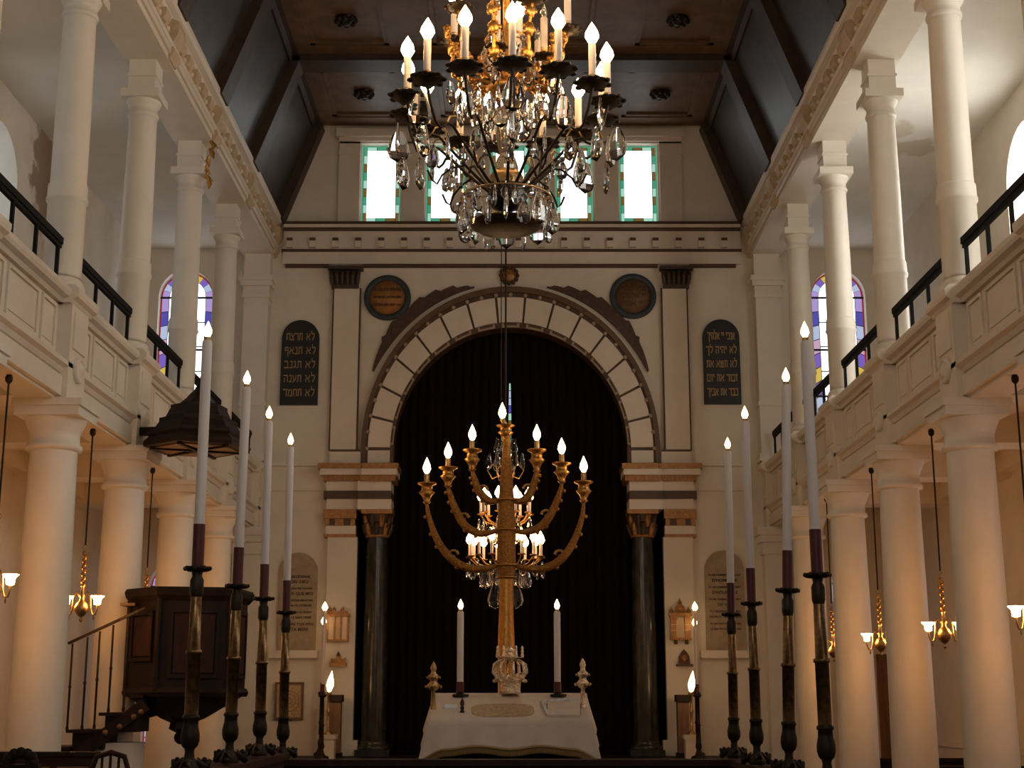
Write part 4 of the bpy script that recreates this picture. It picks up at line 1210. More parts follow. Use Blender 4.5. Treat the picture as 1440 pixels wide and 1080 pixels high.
for k in range(6):
    a = 2 * PI * k / 6
    MB().lathe([(0.012, 0), (0.014, 0.02), (0.009, 0.035), (0.012, 0.05), (0.007, 0.065), (0.012, 0.08), (0.001, 0.095)], 8, (0.1 * math.cos(a), 0.1 * math.sin(a), 0.285)).build('bell_pinnacle', 'silver', cr)
    MB().tube([(0.05 * math.cos(a), 0.05 * math.sin(a), 0.29), (0.1 * math.cos(a), 0.1 * math.sin(a), 0.285)], 0.005, 6).build('bell_arm', 'silver', cr)
# torah finials standing at the two side edges
for u, vb, vt, nm, m in ((609, 1000, 930, 'left', 'brass'), (820, 998, 925, 'right', 'silver')):
    b = on_desk(u, vb, 0.013); Hh = at(u, vt, b.y).z - b.z
    r = thing('torah_finial', '%s silver tower finial with bells standing at the %s edge of the desk' % ('tarnished' if nm == 'left' else 'bright', nm), 'finial', b, group='torah finials')
    MB().lathe([(0.022, 0), (0.02, 0.06), (0.015, Hh * 0.38), (0.026, Hh * 0.42)], 10).build('socket', m, r)
    MB().lathe([(0.03, Hh * 0.4), (0.046, Hh * 0.46), (0.05, Hh * 0.5), (0.03, Hh * 0.56), (0.026, Hh * 0.6), (0.04, Hh * 0.64), (0.042, Hh * 0.7), (0.022, Hh * 0.74), (0.018, Hh * 0.8), (0.026, Hh * 0.86), (0.016, Hh * 0.93), (0.001, Hh)], 12).build('tower', m, r)
    for k in range(6):
        a = 2 * PI * k / 6
        MB().sphere((0.055 * math.cos(a), 0.055 * math.sin(a), Hh * 0.47), 0.013, 7, 5).build('bell', m, r)
        MB().sphere((0.046 * math.cos(a), 0.046 * math.sin(a), Hh * 0.66), 0.011, 7, 5).build('bell', m, r)
# embroidered runner, book, box, pointer figure
def flat_on_desk(name, label, cat, u0, v0, u1, v1, hgt, m, inset=None):
    pts = [on_desk(u0, v1, 0.012), on_desk(u1, v1, 0.012), on_desk(u1, v0, 0.012), on_desk(u0, v0, 0.012)]
    n = Vector((0, -math.sin(slope), math.cos(slope)))
    mb = MB(); vs = [p for p in pts] + [p + n * hgt for p in pts]
    mb.add(vs, [(3, 2, 1, 0), (4, 5, 6, 7), (0, 1, 5, 4), (1, 2, 6, 5), (2, 3, 7, 6), (3, 0, 4, 7)])
    return mb, pts, n
pts = []
for k in range(28):
    a = 2 * PI * k / 28
    ca, sa = math.cos(a), math.sin(a)
    pts.append(on_desk(707 + 44 * math.copysign(abs(ca) ** 0.6, ca), 1003 - 9 * math.copysign(abs(sa) ** 0.6, sa), 0.013))
vs = pts + [p + Vector((0, 0, 0.012)) for p in pts]
n = len(pts)
o = MB().add(vs, [tuple(range(n - 1, -1, -1)), tuple(range(n, 2 * n))] + [(i, (i + 1) % n, (i + 1) % n + n, i + n) for i in range(n)]).build('embroidered_mat', 'mattan')
tag(o, 'old gold embroidered oval mat in the middle of the reading desk', 'mat')
bk = thing('covered_book', 'closed book in crinkled clear plastic at the right of the reading desk', 'book', on_desk(793, 1005, 0.012))
def rel(mb, root):
    mb.v = [tuple(Vector(p) - root.location) for p in mb.v]; return mb
q, _, _ = flat_on_desk('', '', '', 770, 993, 816, 1013, 0.03, 'cloth'); rel(q, bk).build('block', 'cloth', bk)
q, pp, nn = flat_on_desk('', '', '', 768, 992, 817, 1014, 0.006, 'redwood'); rel(q, bk).build('cover_board', 'midwood', bk)
cz = []
for a, b in (((762, 992), (770, 1010)), ((770, 993), (800, 990)), ((800, 990), (818, 996))):
    A_, B_ = on_desk(*a, 0.03), on_desk(*b, 0.03)
    pl_ = [A_.lerp(B_, k / 6) + Vector((0, 0, 0.008 * (k % 2))) for k in range(7)]
    q = MB().tube(pl_, [0.012, 0.016, 0.01, 0.017, 0.011, 0.015, 0.008], 6); rel(q, bk).build('plastic_fold', 'plastic', bk)
q, _, _ = flat_on_desk('', '', '', 625, 996, 643, 1001, 0.02, 'paper')
o = q.build('paper_packet', 'paper'); tag(o, 'small white paper packet at the left of the reading desk', 'packet')
p = on_desk(650, 1005, 0.012)
sn = thing('spice_tower', 'tiny dark banded figure beside the white packet on the desk', 'figurine', p)
MB().lathe([(0.018, 0), (0.02, 0.01), (0.012, 0.02), (0.016, 0.04), (0.011, 0.05)], 10).build('foot', 'bronze', sn)
MB().lathe([(0.011, 0.05), (0.017, 0.065), (0.016, 0.085), (0.01, 0.095), (0.001, 0.12)], 10).build('body', 'redwax', sn)

# ================================================================ MENORAH
YM = 14.8
MX = at(712, 800, YM).x
mn = thing('menorah', 'great gilded seven-branched lamp with scrolled leafy arms behind the desk', 'menorah', (MX, YM, 0))
def mp(u, v):
    p = at(u, v, YM); return Vector((p.x - MX, 0, p.z))
def zv(v): return at(712, v, YM).z
m1 = MB().lathe([(0.085, zv(1060)), (0.085, zv(900)), (0.075, zv(862)), (0.068, zv(812))], 16)
m1.build('lower_trunk', 'gold', mn)
MB().box(-0.32, 0.32, -0.32, 0.32, 0, 0.12).box(-0.24, 0.24, -0.24, 0.24, 0.12, 0.3).lathe([(0.2, 0.3), (0.14, 0.42), (0.1, 0.55), (0.085, zv(1060) + 0.01)], 16).build('base', 'gold', mn)
MB().lathe([(0.068, zv(815)), (0.098, zv(800)), (0.098, zv(790)), (0.092, zv(740)), (0.08, zv(700)), (0.058, zv(660)), (0.042, zv(635)), (0.036, zv(615))], 16).build('chased_trunk', 'goldrelief', mn)
for v_, r_ in ((812, 0.1), (795, 0.108), (745, 0.1), (703, 0.09)):
    MB().torus((0, 0, zv(v_)), r_, 0.012, 20, 6).build('trunk_ring', 'gold', mn)
def cup(u, vb, vt):
    b = mp(u, vb); t_ = mp(u, vt); H = t_.z - b.z
    global CUP
    CUP = MB().lathe([(0.02, -0.12 * H), (0.045, 0.0), (0.03, 0.06 * H), (0.05, 0.3 * H), (0.085, 0.5 * H), (0.06, 0.58 * H), (0.055, 0.82 * H), (0.1, 0.93 * H), (0.1, H), (0.03, H)], 14).build('cup', 'gold', mn, (b.x, 0, b.z))
    return t_
def lamp_on(p, hc, lean=0.0, m='flame'):
    p = p - CUP.location
    MB().tube([p, p + Vector((lean, 0, hc))], 0.028, 10).build('candle_tube', 'brass', CUP)
    put('flame', flame_mesh(0.18, 0.042, m), CUP, p + Vector((lean, 0, hc)))
arms = [  # (pixel path from the trunk outwards), cup (u, v bottom, v top), flame base v
    ([(712, 790), (690, 798), (665, 800), (640, 790), (618, 765), (604, 730), (600, 708)], (600, 706, 679), 676),
    ([(712, 742), (692, 748), (673, 750), (653, 738), (640, 715), (632, 692), (630, 685)], (630, 683, 657), 655),
    ([(712, 700), (697, 705), (685, 703), (673, 690), (667, 672), (664, 662)], (664, 660, 632), 624),
    ([(712, 700), (726, 705), (739, 702), (748, 688), (754, 668), (755, 660)], (755, 662, 632), 628),
    ([(712, 742), (732, 748), (752, 745), (768, 733), (780, 712), (788, 690), (790, 680)], (790, 677, 651), 648),
    ([(712, 790), (734, 798), (760, 800), (785, 790), (805, 765), (818, 730), (821, 705)], (821, 704, 677), 674),
]
for path, (cu_, vb, vt), fv in arms:
    pts = [mp(*q) for q in path]
    # smooth the path
    sm = []
    for i in range(len(pts) - 1):
        p0 = pts[max(0, i - 1)]; p1 = pts[i]; p2 = pts[i + 1]; p3 = pts[min(len(pts) - 1, i + 2)]
        for k in range(4):
            tt = k / 4
            sm.append(0.5 * ((2 * p1) + (-p0 + p2) * tt + (2 * p0 - 5 * p1 + 4 * p2 - p3) * tt ** 2 + (-p0 + 3 * p1 - 3 * p2 + p3) * tt ** 3))
    sm.append(pts[-1])
    n = len(sm)
    rad = [0.017 + 0.027 * math.sin(PI * min(1, i / (n - 1) * 1.02)) ** 1.2 for i in range(n)]
    arm = MB().tube(sm, rad, 10).build('arm', 'goldrelief', mn)
    # scroll leaf on the inside of the bend and small barbs outside
    i = int(n * 0.55); c0 = sm[i]; sg = 1 if pts[-1].x < 0 else -1
    sp = [c0 + Vector((sg * (0.02 + 0.055 * math.cos(a) * (1 - a / 9)), 0, 0.04 + 0.05 * math.sin(a) * (1 - a / 9))) for a in [q * 0.6 for q in range(11)]]
    MB().tube(sp, [0.016 - 0.001 * q for q in range(11)], 6).build('scroll', 'gold', mn)
    for j in (0.35, 0.45, 0.65, 0.75, 0.85):
        q = sm[int(n * j)]
        MB().sphere(tuple(q + Vector((-sg * 0.03, 0, -0.03))), 0.022, 6, 4, 1, 0.7, 1).build('leaf_barb', 'gold', mn)
    t_ = cup(cu_, vb, vt)
    lamp_on(t_, 0.09)
t_ = cup(711, 619, 598)
lamp_on(t_, mp(711, 592).z - t_.z + 0.02, -0.035)

# ================================================================ CRYSTAL SHAPES
def pendant(h, w, d, facets=8):
    prof = [(0.001, 0), (w * 0.18, -h * 0.06), (w * 0.30, -h * 0.22), (w * 0.42, -h * 0.42), (w * 0.5, -h * 0.66), (w * 0.38, -h * 0.86), (0.001, -h)]
    return MB().lathe(prof, facets, smooth=False, sy=d / w).mesh('pendant', 'crystal')
PB = pendant(0.30, 0.19, 0.04)
PM = pendant(0.22, 0.12, 0.035)
PS = pendant(0.11, 0.05, 0.025)
PX = MB().lathe([(0.001, 0), (0.022, -0.015), (0.026, -0.03), (0.016, -0.05), (0.03, -0.075), (0.045, -0.12), (0.045, -0.16), (0.03, -0.19), (0.001, -0.2)], 10, smooth=False, sy=0.3).mesh('pendant', 'crystal')

# ================================================================ GREAT CHANDELIER
YC = 11.0
CX = at(712, 200, YC).x
cz0 = 0.0
gc = thing('great_chandelier', 'great gilt and crystal chandelier with lit candle bulbs high over the hall', 'chandelier', (CX, YC, 5.3))
def cv(v): return at(712, v, YC).z - 5.3
ZP = cv(153)                     # ring of drip pans
ZH = cv(272)                     # hub
RP = 0.84
MB().lathe([(0.03, ZH - 0.16), (0.12, ZH - 0.12), (0.15, ZH - 0.03), (0.13, ZH + 0.06), (0.06, ZH + 0.12), (0.05, ZH + 0.16)], 18).build('hub', 'bronze', gc)
MB().lathe([(0.001, cv(326)), (0.18, cv(325)), (0.25, cv(322)), (0.29, cv(318)), (0.295, cv(315)), (0.28, cv(316)), (0.22, cv(319)), (0.04, cv(321)), (0.03, ZH - 0.12)], 28).build('bottom_dish', 'bronze', gc)
MB().lathe([(0.05, ZH + 0.1), (0.09, ZH + 0.17), (0.1, ZH + 0.22), (0.075, ZH + 0.3), (0.05, ZH + 0.34), (0.065, ZH + 0.38), (0.085, ZH + 0.5), (0.1, ZH + 0.62), (0.085, ZH + 0.7), (0.045, ZH + 0.74)], 14, smooth=False).build('crystal_stem', 'amber', gc)
MB().lathe([(0.12, ZH + 0.05), (0.14, ZH + 0.14), (0.1, ZH + 0.19), (0.06, ZH + 0.2)], 14).build('stem_cup', 'brass', gc)
MB().lathe([(0.03, ZH + 0.7), (0.03, ZH + 2.0), (0.018, ZH + 2.1), (0.018, ZT - 5.3)], 10).build('rod', 'gold', gc)
arm_pts = [(0.10, ZH), (0.20, ZH + 0.07), (0.33, ZH + 0.19), (0.47, ZH + 0.33), (0.57, ZH + 0.43), (0.63, ZH + 0.44), (0.66, ZH + 0.40), (0.70, ZH + 0.38), (0.75, ZH + 0.42), (0.80, ZH + 0.55), (RP, ZP - 0.03)]
arm_me = MB().tube([(r, 0, z) for r, z in arm_pts], [0.014, 0.013, 0.012, 0.012, 0.012, 0.012, 0.011, 0.011, 0.012, 0.013, 0.014], 7).mesh('arm', 'bronze')
scr = [(0.63, ZH + 0.44), (0.60, ZH + 0.50), (0.54, ZH + 0.52), (0.50, ZH + 0.47), (0.52, ZH + 0.43)]
scr_me = MB().tube([(r, 0, z) for r, z in scr], 0.008, 6).mesh('arm_scroll', 'brass')
low = [(0.36, ZH + 0.2), (0.46, ZH + 0.17), (0.54, ZH + 0.1), (0.58, ZH + 0.02), (0.62, ZH + 0.05), (0.66, ZH + 0.13)]
low_me = MB().tube([(r, 0, z) for r, z in low], 0.009, 6).mesh('lower_scroll', 'bronze')
pan = MB().lathe([(0.03, -0.03), (0.07, -0.022), (0.10, 0.0), (0.105, 0.012), (0.07, 0.008), (0.025, 0.01)], 16)
for k in range(8):
    a = 2 * PI * k / 8
    pan.sphere((0.10 * math.cos(a), 0.10 * math.sin(a), 0.002), 0.026, 6, 4, 1, 1, 0.6)
pan_me = pan.mesh('drip_pan', 'bronze')
cupm = MB().lathe([(0.022, 0.0), (0.03, 0.02), (0.028, 0.06), (0.032, 0.075)], 10).mesh('candle_cup', 'gold')
tube_me = MB().lathe([(0.03, 0.06), (0.03, 0.34), (0.022, 0.35)], 10).mesh('candle_tube', 'wax')
fl_me = flame_mesh(0.19, 0.058, 'bigflame')
NA = 14
leaf = MB().lathe([(0.001, 0.07), (0.03, 0.04), (0.045, 0.0), (0.03, -0.035), (0.001, -0.05)], 8, sy=0.5)
for k in range(5):
    a = 2 * PI * k / 5
    leaf.sphere((0.04 * math.cos(a), 0.015, 0.04 * math.sin(a)), 0.02, 6, 4)
leaf_me = leaf.mesh('gilt_leaf', 'gold')
for k in range(NA):
    a = 2 * PI * (k + 0.5) / NA + 0.06
    R = (0, 0, a)
    am = put('arm', arm_me, gc, (0, 0, 0), R); put('arm_scroll', scr_me, am)
    if k % 2: put('lower_scroll', low_me, am)
    d = Vector((math.cos(a), math.sin(a), 0))
    P_ = Vector((RP, 0, ZP))
    put('drip_pan', pan_me, am, P_, (0, 0, 0), (1.3, 1.3, 1.1)); put('candle_cup', cupm, am, P_); put('candle_tube', tube_me, am, P_)
    put('flame', fl_me, am, P_ + Vector((0, 0, 0.345)))
    tw = random.uniform(0, PI)
    put('pendant', PB, gc, d * (RP + 0.07) + Vector((0, 0, ZP - 0.12 - 0.1 * (k % 2))), (0, 0, tw))
    if k % 2 == 0: put('pendant', PB, gc, d * (RP + 0.03) + Vector((0, 0, ZP - 0.36)), (0, 0, tw + 0.8))
    put('pendant', PM, gc, d * 0.62 + Vector((0, 0, ZH + 0.36)), (0, 0, tw + 1.3))
    put('pendant', PX, gc, d * 0.46 + Vector((0, 0, ZH + 0.24 + 0.05 * (k % 3))), (0, 0, tw + 0.4))
# bottom crystals
for k in range(16):
    a = 2 * PI * k / 16
    d = Vector((math.cos(a), math.sin(a), 0))
    put('pendant', PX if k % 2 else PM, gc, d * 0.37 + Vector((0, 0, ZH - 0.07 - 0.05 * (k % 2))), (0, 0, random.uniform(0, PI)), (1.25, 1.25, 1.3))
    if k % 2: put('pendant', PM, gc, d * 0.26 + Vector((0, 0, ZH + 0.02)), (0, 0, random.uniform(0, PI)))
MB().torus((0, 0, ZH - 0.05), 0.37, 0.008, 28, 6).build('drop_ring', 'brass', gc)
for k in range(6):
    a = 2 * PI * k / 6
    MB().tube([(0.12 * math.cos(a), 0.12 * math.sin(a), ZH - 0.02), (0.37 * math.cos(a), 0.37 * math.sin(a), ZH - 0.05)], 0.006, 6).build('ring_spoke', 'brass', gc)
put('pendant', PX, gc, (0.02, -0.17, ZH + 0.1), (0, 0, 0.1), (1.4, 1.4, 1.1))
# gilt basket of the upper tier
ZU = cv(112)
for k in range(10):
    a = 2 * PI * k / 10 + 0.1
    g_ = [(0.03, ZU - 0.12), (0.12, ZU - 0.04), (0.24, ZU - 0.01), (0.33, ZU - 0.06), (0.40, ZU - 0.02), (0.46, ZU + 0.10), (0.44, ZU + 0.22), (0.48, ZU + 0.33), (0.52, ZU + 0.45)]
    put('gilt_arm', MB().tube([(r * math.cos(a), r * math.sin(a), z) for r, z in g_], [0.016] * 9, 7).mesh('gilt_arm', 'gold'), gc)
    d = Vector((math.cos(a), math.sin(a), 0))
    for r, z in ((0.30, 0.02), (0.44, 0.05), (0.47, 0.25), (0.5, 0.4)):
        put('gilt_leaf', leaf_me, gc, d * r + Vector((0, 0, ZU + z)), (0, 0, a + PI / 2), (1.1, 1.1, 1.1))
    if k % 2 == 0:
        P_ = d * 0.52 + Vector((0, 0, ZU + 0.47))
        put('drip_pan', pan_me, gc, P_); put('candle_cup', cupm, gc, P_); put('candle_tube', tube_me, gc, P_); put('flame', fl_me, gc, P_ + Vector((0, 0, 0.345)))
    else:
        P_ = d * 0.36 + Vector((0, 0, ZU + 0.12))
        put('drip_pan', pan_me, gc, P_, (0, 0, 0), (0.8, 0.8, 0.8)); put('candle_cup', cupm, gc, P_); put('candle_tube', tube_me, gc, P_)
        put('bulb', flame_mesh(0.12, 0.03, 'bulb_off'), gc, P_ + Vector((0, 0, 0.345)))
    put('pendant', PX, gc, d * 0.30 + Vector((0, 0, ZU - 0.10)), (0, 0, a), (1.2, 1.2, 1.3))
    put('pendant', PB, gc, d * 0.20 + Vector((0, 0, ZU - 0.16 - 0.05 * (k % 2))), (0, 0, a + PI / 2))
    put('pendant', PM, gc, d * 0.46 + Vector((0, 0, ZU - 0.03)), (0, 0, a + 0.7))
    put('pendant', PX, gc, d * 0.16 + Vector((0, 0, ZU + 0.38)), (0, 0, a), (1.2, 1.2, 1.4))
MB().lathe([(0.04, ZU - 0.16), (0.15, ZU - 0.12), (0.17, ZU - 0.08), (0.1, ZU - 0.02), (0.05, ZU + 0.02)], 16).build('basket_cup', 'gold', gc)
MB().torus((0, 0, ZU + 0.36), 0.17, 0.01, 20, 6).build('upper_ring', 'gold', gc)
for k in range(4):
    a = PI / 2 * k
    MB().tube([(0.03 * math.cos(a), 0.03 * math.sin(a), ZU + 0.4), (0.17 * math.cos(a), 0.17 * math.sin(a), ZU + 0.36)], 0.007, 6).build('ring_spoke', 'gold', gc)

# ================================================================ SMALL CRYSTAL CHANDELIER BEHIND THE MENORAH
YS = 17.0
SX_ = at(711, 700, YS).x
def sv_(v): return at(711, v, YS).z
zs0 = sv_(790)
sc = thing('small_chandelier', 'small crystal chandelier of lit bulbs hanging in front of the dark curtain', 'chandelier', (SX_, YS, zs0))
MB().tube([(0, 0, sv_(640) - zs0), (0, 0, ZT - zs0)], 0.012, 6).build('chain', 'bronze', sc)
MB().tube([(-0.055, 0, sv_(690) - zs0), (-0.055, 0, ZT - zs0)], 0.007, 5).build('cable', 'bronze', sc)
MB().lathe([(0.001, -0.5), (0.03, -0.46), (0.05, -0.4), (0.03, -0.3), (0.08, -0.15), (0.06, 0), (0.03, 0.1), (0.05, 0.3), (0.07, 0.5), (0.03, 0.65), (0.04, 0.9), (0.02, 1.1), (0.02, sv_(640) - zs0)], 12, smooth=False).build('stem', 'amber', sc)
sp_me = MB().lathe([(0.012, -0.02), (0.04, -0.012), (0.05, 0.0), (0.02, 0.004)], 12).mesh('drip_pan', 'gold')
st_me = MB().lathe([(0.017, 0.0), (0.017, 0.15)], 8).mesh('candle_tube', 'wax')
sf_me = flame_mesh(0.15, 0.045, 'flame')
for tier, (n, R_, z0) in enumerate(((15, 0.43, 0.06), (9, 0.30, sv_(722) - zs0))):
    for k in range(n):
        a = 2 * PI * (k + 0.35) / n
        d = Vector((math.cos(a), math.sin(a), 0))
        MB().tube([d * 0.04 + Vector((0, 0, z0 - 0.06)), d * R_ * 0.45 + Vector((0, 0, z0 - 0.14)), d * R_ * 0.8 + Vector((0, 0, z0 - 0.10)), d * R_ + Vector((0, 0, z0 - 0.02))], 0.01, 6).build('arm', 'gold', sc)
        P_ = d * R_ + Vector((0, 0, z0))
        put('drip_pan', sp_me, sc, P_); put('candle_tube', st_me, sc, P_); put('flame', sf_me, sc, P_ + Vector((0, 0, 0.15)))
        put('pendant', PX, sc, d * (R_ + 0.02) + Vector((0, 0, z0 - 0.06)), (0, 0, a + 1.2))
        put('pendant', PM, sc, d * R_ * 0.6 + Vector((0, 0, z0 - 0.16)), (0, 0, a))
for k in range(6):
    a = 2 * PI * k / 6
    d = Vector((math.cos(a), math.sin(a), 0))
    put('pendant', PB, sc, d * 0.12 + Vector((0, 0, -0.26)), (0, 0, a))
    sc_pts = [d * 0.04 + Vector((0, 0, 1.05)), d * 0.16 + Vector((0, 0, 1.0)), d * 0.22 + Vector((0, 0, 1.1)), d * 0.15 + Vector((0, 0, 1.18)), d * 0.1 + Vector((0, 0, 1.12))]
    MB().tube(sc_pts, 0.008, 6).build('top_scroll', 'brass', sc)
    put('pendant', PM, sc, d * 0.2 + Vector((0, 0, 1.32)), (0, 0, a + 1))
    put('pendant', PX, sc, d * 0.1 + Vector((0, 0, 1.5)), (0, 0, a))
# ================================================================ HANGING BRASS LAMPS OF THE AISLES
ball = MB().lathe([(0.001, -0.13), (0.012, -0.12), (0.018, -0.1), (0.008, -0.085), (0.03, -0.07), (0.062, -0.03), (0.068, 0.005), (0.05, 0.045), (0.025, 0.065), (0.02, 0.1), (0.03, 0.115), (0.022, 0.13), (0.014, 0.19), (0.02, 0.2)], 16).mesh('ball_body', 'brass')
shade = MB().lathe([(0.016, 0.0), (0.03, 0.006), (0.033, 0.03), (0.032, 0.045), (0.045, 0.065), (0.062, 0.08), (0.058, 0.082), (0.04, 0.068)], 14)
shade_me = shade.mesh('glass_shade', 'shade')
bead_me = MB().sphere((0, 0, 0), 0.018, 8, 5, 1, 1, 1.3).mesh('chain_bead', 'gold')
def lamp(label, X, Y, z, rot, zr):
    l = thing('hanging_lamp', label, 'lamp', (X, Y, z), rot, 'brass aisle lamps')
    put('ball_body', ball, l)
    for k in range(2):
        d = Vector((1, 0, 0)) if k == 0 else Vector((-1, 0, 0))
        pts = [d * 0.02 + Vector((0, 0, 0.1)), d * 0.05 + Vector((0, 0, 0.15)), d * 0.078 + Vector((0, 0, 0.1)), d * 0.085 + Vector((0, 0, 0.0)), d * 0.1 + Vector((0, 0, -0.055)), d * 0.13 + Vector((0, 0, -0.06)), d * 0.145 + Vector((0, 0, -0.01)), d * 0.145 + Vector((0, 0, 0.03))]
        am = MB().tube(pts, 0.008, 7).build('arm', 'brass', l)
        MB().lathe([(0.001, -0.05), (0.008, -0.035), (0.004, 0)], 8, tuple(d * 0.115 + Vector((0, 0, -0.06)))).build('arm_drop', 'brass', am)
        put('glass_shade', shade_me, am, d * 0.145 + Vector((0, 0, 0.03)))
    for k in range(10):
        put('chain_bead', bead_me, l, (0.008 * (-1) ** k, 0, 0.215 + 0.032 * k))
    MB().torus((0, 0, 0), 0.022, 0.005, 14, 5).build('ring', 'brass', l, (0, 0, 0.56), (PI / 2, 0, 0.3))
    MB().tube([(0, 0, 0.58), (0, 0, zr - z)], 0.008, 7).build('rod', 'bronze', l)
    MB().lathe([(0.012, -0.07), (0.028, -0.05), (0.03, -0.02), (0.02, 0.0)], 10, (0, 0, zr - z)).build('ceiling_rose', 'bronze', l)
MIDS = [10.95, 13.25, 15.55, 17.85]
lab = ['nearest', 'second', 'third', 'farthest']
for i, Y in enumerate(MIDS):
    lamp('%s brass lamp with lit glass shades hanging under the left gallery' % lab[i], -3.97, Y, 2.52, 0.15 * i - 0.2, ZG)
    lamp('%s brass lamp with lit glass shades hanging under the right gallery' % lab[i], 3.97, Y, 2.28, 0.2 - 0.15 * i, ZG)

# gilt leaf ornament on the left entablature
p = at(303, 232, 16.55)
gs = thing('gilt_leaf_ornament', 'small gilded leaf ornament hanging from the left entablature beside a column', 'ornament', (-3.74, 16.55, 8.46))
for k in range(6):
    a = 0.5 * (k - 2.5)
    z0 = -0.10 * k
    MB().tube([(0.0, 0, z0), (0.05 * math.cos(k), 0.03, z0 - 0.06), (0.03 + 0.03 * math.sin(2 * k), 0.0, z0 - 0.14)], [0.018, 0.035, 0.006], 6).build('leaf', 'gold', gs)
# ================================================================ PULPIT
YP = 14.2
PX0 = at(262, 900, YP).x
pu = thing('pulpit', 'dark carved wooden pulpit with panelled faces and tapered base beside the left columns', 'pulpit', (PX0, YP, 0))
plan = [(-0.17, -0.5), (0.52, -0.36), (0.56, 0.3), (0.2, 0.42), (-0.3, 0.42), (-0.56, -0.12)]
zb = at(240, 972, YP - 0.5).z; zt = at(240, 826, YP - 0.5).z
def scaled(poly, k, dx=0.0, dy=0.0): return [(x * k + dx, y * k + dy) for x, y in poly]
def loft(mb, rings):
    n = len(rings[0][0]); vs = []
    for poly, z in rings: vs += [(x, y, z) for x, y in poly]
    fs = []
    for i in range(len(rings) - 1):
        for k in range(n):
            k2 = (k + 1) % n
            fs.append((i * n + k, i * n + k2, (i + 1) * n + k2, (i + 1) * n + k))
    fs.append(tuple(range(n - 1, -1, -1))); fs.append(tuple(range((len(rings) - 1) * n, len(rings) * n)))
    return mb.add(vs, fs)
loft(MB(), [(scaled(plan, 0.96), zb), (scaled(plan, 0.96), zt - 0.08)]).build('body', 'wood', pu)
loft(MB(), [(scaled(plan, 0.98), zt - 0.12), (scaled(plan, 1.05), zt - 0.07), (scaled(plan, 1.07), zt - 0.02), (scaled(plan, 1.04), zt + 0.01)]).build('top_rail', 'wood', pu)
loft(MB(), [(scaled(plan, 1.0), zb - 0.05), (scaled(plan, 1.03), zb - 0.01), (scaled(plan, 0.99), zb + 0.03)]).build('base_moulding', 'wood', pu)
fz = at(257, 1040, YP).z
loft(MB(), [(scaled(plan, 0.08), fz + 0.06), (scaled(plan, 0.22), fz + 0.10), (scaled(plan, 0.2), fz + 0.16), (scaled(plan, 0.36), fz + 0.20), (scaled(plan, 0.95), zb - 0.04)]).build('tapered_base', 'wood', pu)
MB().sphere((0, 0, fz + 0.02), 0.075, 12, 8, 1, 1, 0.9).build('finial', 'wood', pu)
# framed panels on the two visible faces
def face_panel(a, b, z0, z1, inset, m, mould):
    a, b = Vector((*a, 0)), Vector((*b, 0))
    t_ = (b - a).normalized(); nrm = Vector((t_.y, -t_.x, 0))
    L = (b - a).length
    def q(s_, z, o): return a + t_ * s_ + nrm * o + Vector((0, 0, z))
    def slab(s0, s1, za, zb_, o0, o1, name, mm):
        vs = [q(s0, za, o0), q(s1, za, o0), q(s1, zb_, o0), q(s0, zb_, o0), q(s0, za, o1), q(s1, za, o1), q(s1, zb_, o1), q(s0, zb_, o1)]
        MB().add(vs, [(0, 1, 2, 3), (4, 7, 6, 5), (0, 4, 5, 1), (1, 5, 6, 2), (2, 6, 7, 3), (3, 7, 4, 0)]).build(name, mm, pu)
    s0, s1 = inset, L - inset
    slab(s0 + 0.05, s1 - 0.05, z0 + 0.05, z1 - 0.05, -0.01, 0.02, 'panel', m)
    for r_ in ((s0, s1, z0, z0 + 0.035), (s0, s1, z1 - 0.035, z1), (s0, s0 + 0.035, z0 + 0.035, z1 - 0.035), (s1 - 0.035, s1, z0 + 0.035, z1 - 0.035)):
        slab(*r_, -0.01, 0.03, 'panel_moulding', mould)
pl96 = scaled(plan, 0.96)
Hh = zt - zb
face_panel(pl96[0], pl96[1], zb + 0.12, zt - 0.2, 0.1, 'redwood', 'wood')
face_panel(pl96[5], pl96[0], zb + 0.28, zt - 0.22, 0.07, 'midwood' if False else 'redwood', 'wood')
face_panel(pl96[1], pl96[2], zb + 0.12, zt - 0.2, 0.1, 'redwood', 'wood')
for i in (0, 1, 5):
    x, y = pl96[i]
    MB().lathe([(0.03, zb), (0.03, zt - 0.1)], 8, (x, y, 0)).build('corner_post', 'wood', pu)
MB().tube([(-0.3, 0.3, 1.6), (-0.62, 0.22, 1.5), (-0.68, 0.2, 1.45)], 0.05, 8).build('wall_bracket', 'wood', pu)

# canopy
YK = 14.2
kx = at(278, 620, YK).x
zk0 = at(278, 632, YK).z
ca = thing('pulpit_canopy', 'dark stepped wooden sounding board hanging over the pulpit', 'canopy', (kx, YK, zk0))
hexa = [(0.53 * math.cos(PI / 3 * k + 0.35), 0.53 * math.sin(PI / 3 * k + 0.35)) for k in range(6)]
loft(MB(), [(scaled(hexa, 1.0), 0.0), (scaled(hexa, 1.02), 0.03), (scaled(hexa, 1.0), 0.06), (scaled(hexa, 0.92), 0.10), (scaled(hexa, 0.96), 0.13), (scaled(hexa, 0.93), 0.17)]).build('cornice', 'wood', ca)
loft(MB(), [(scaled(hexa, 0.86), 0.16), (scaled(hexa, 0.74), 0.26), (scaled(hexa, 0.74), 0.30), (scaled(hexa, 0.66), 0.31)]).build('lower_step', 'wood', ca)
loft(MB(), [(scaled(hexa, 0.64), 0.30), (scaled(hexa, 0.54), 0.41), (scaled(hexa, 0.54), 0.44), (scaled(hexa, 0.44), 0.45)]).build('middle_step', 'wood', ca)
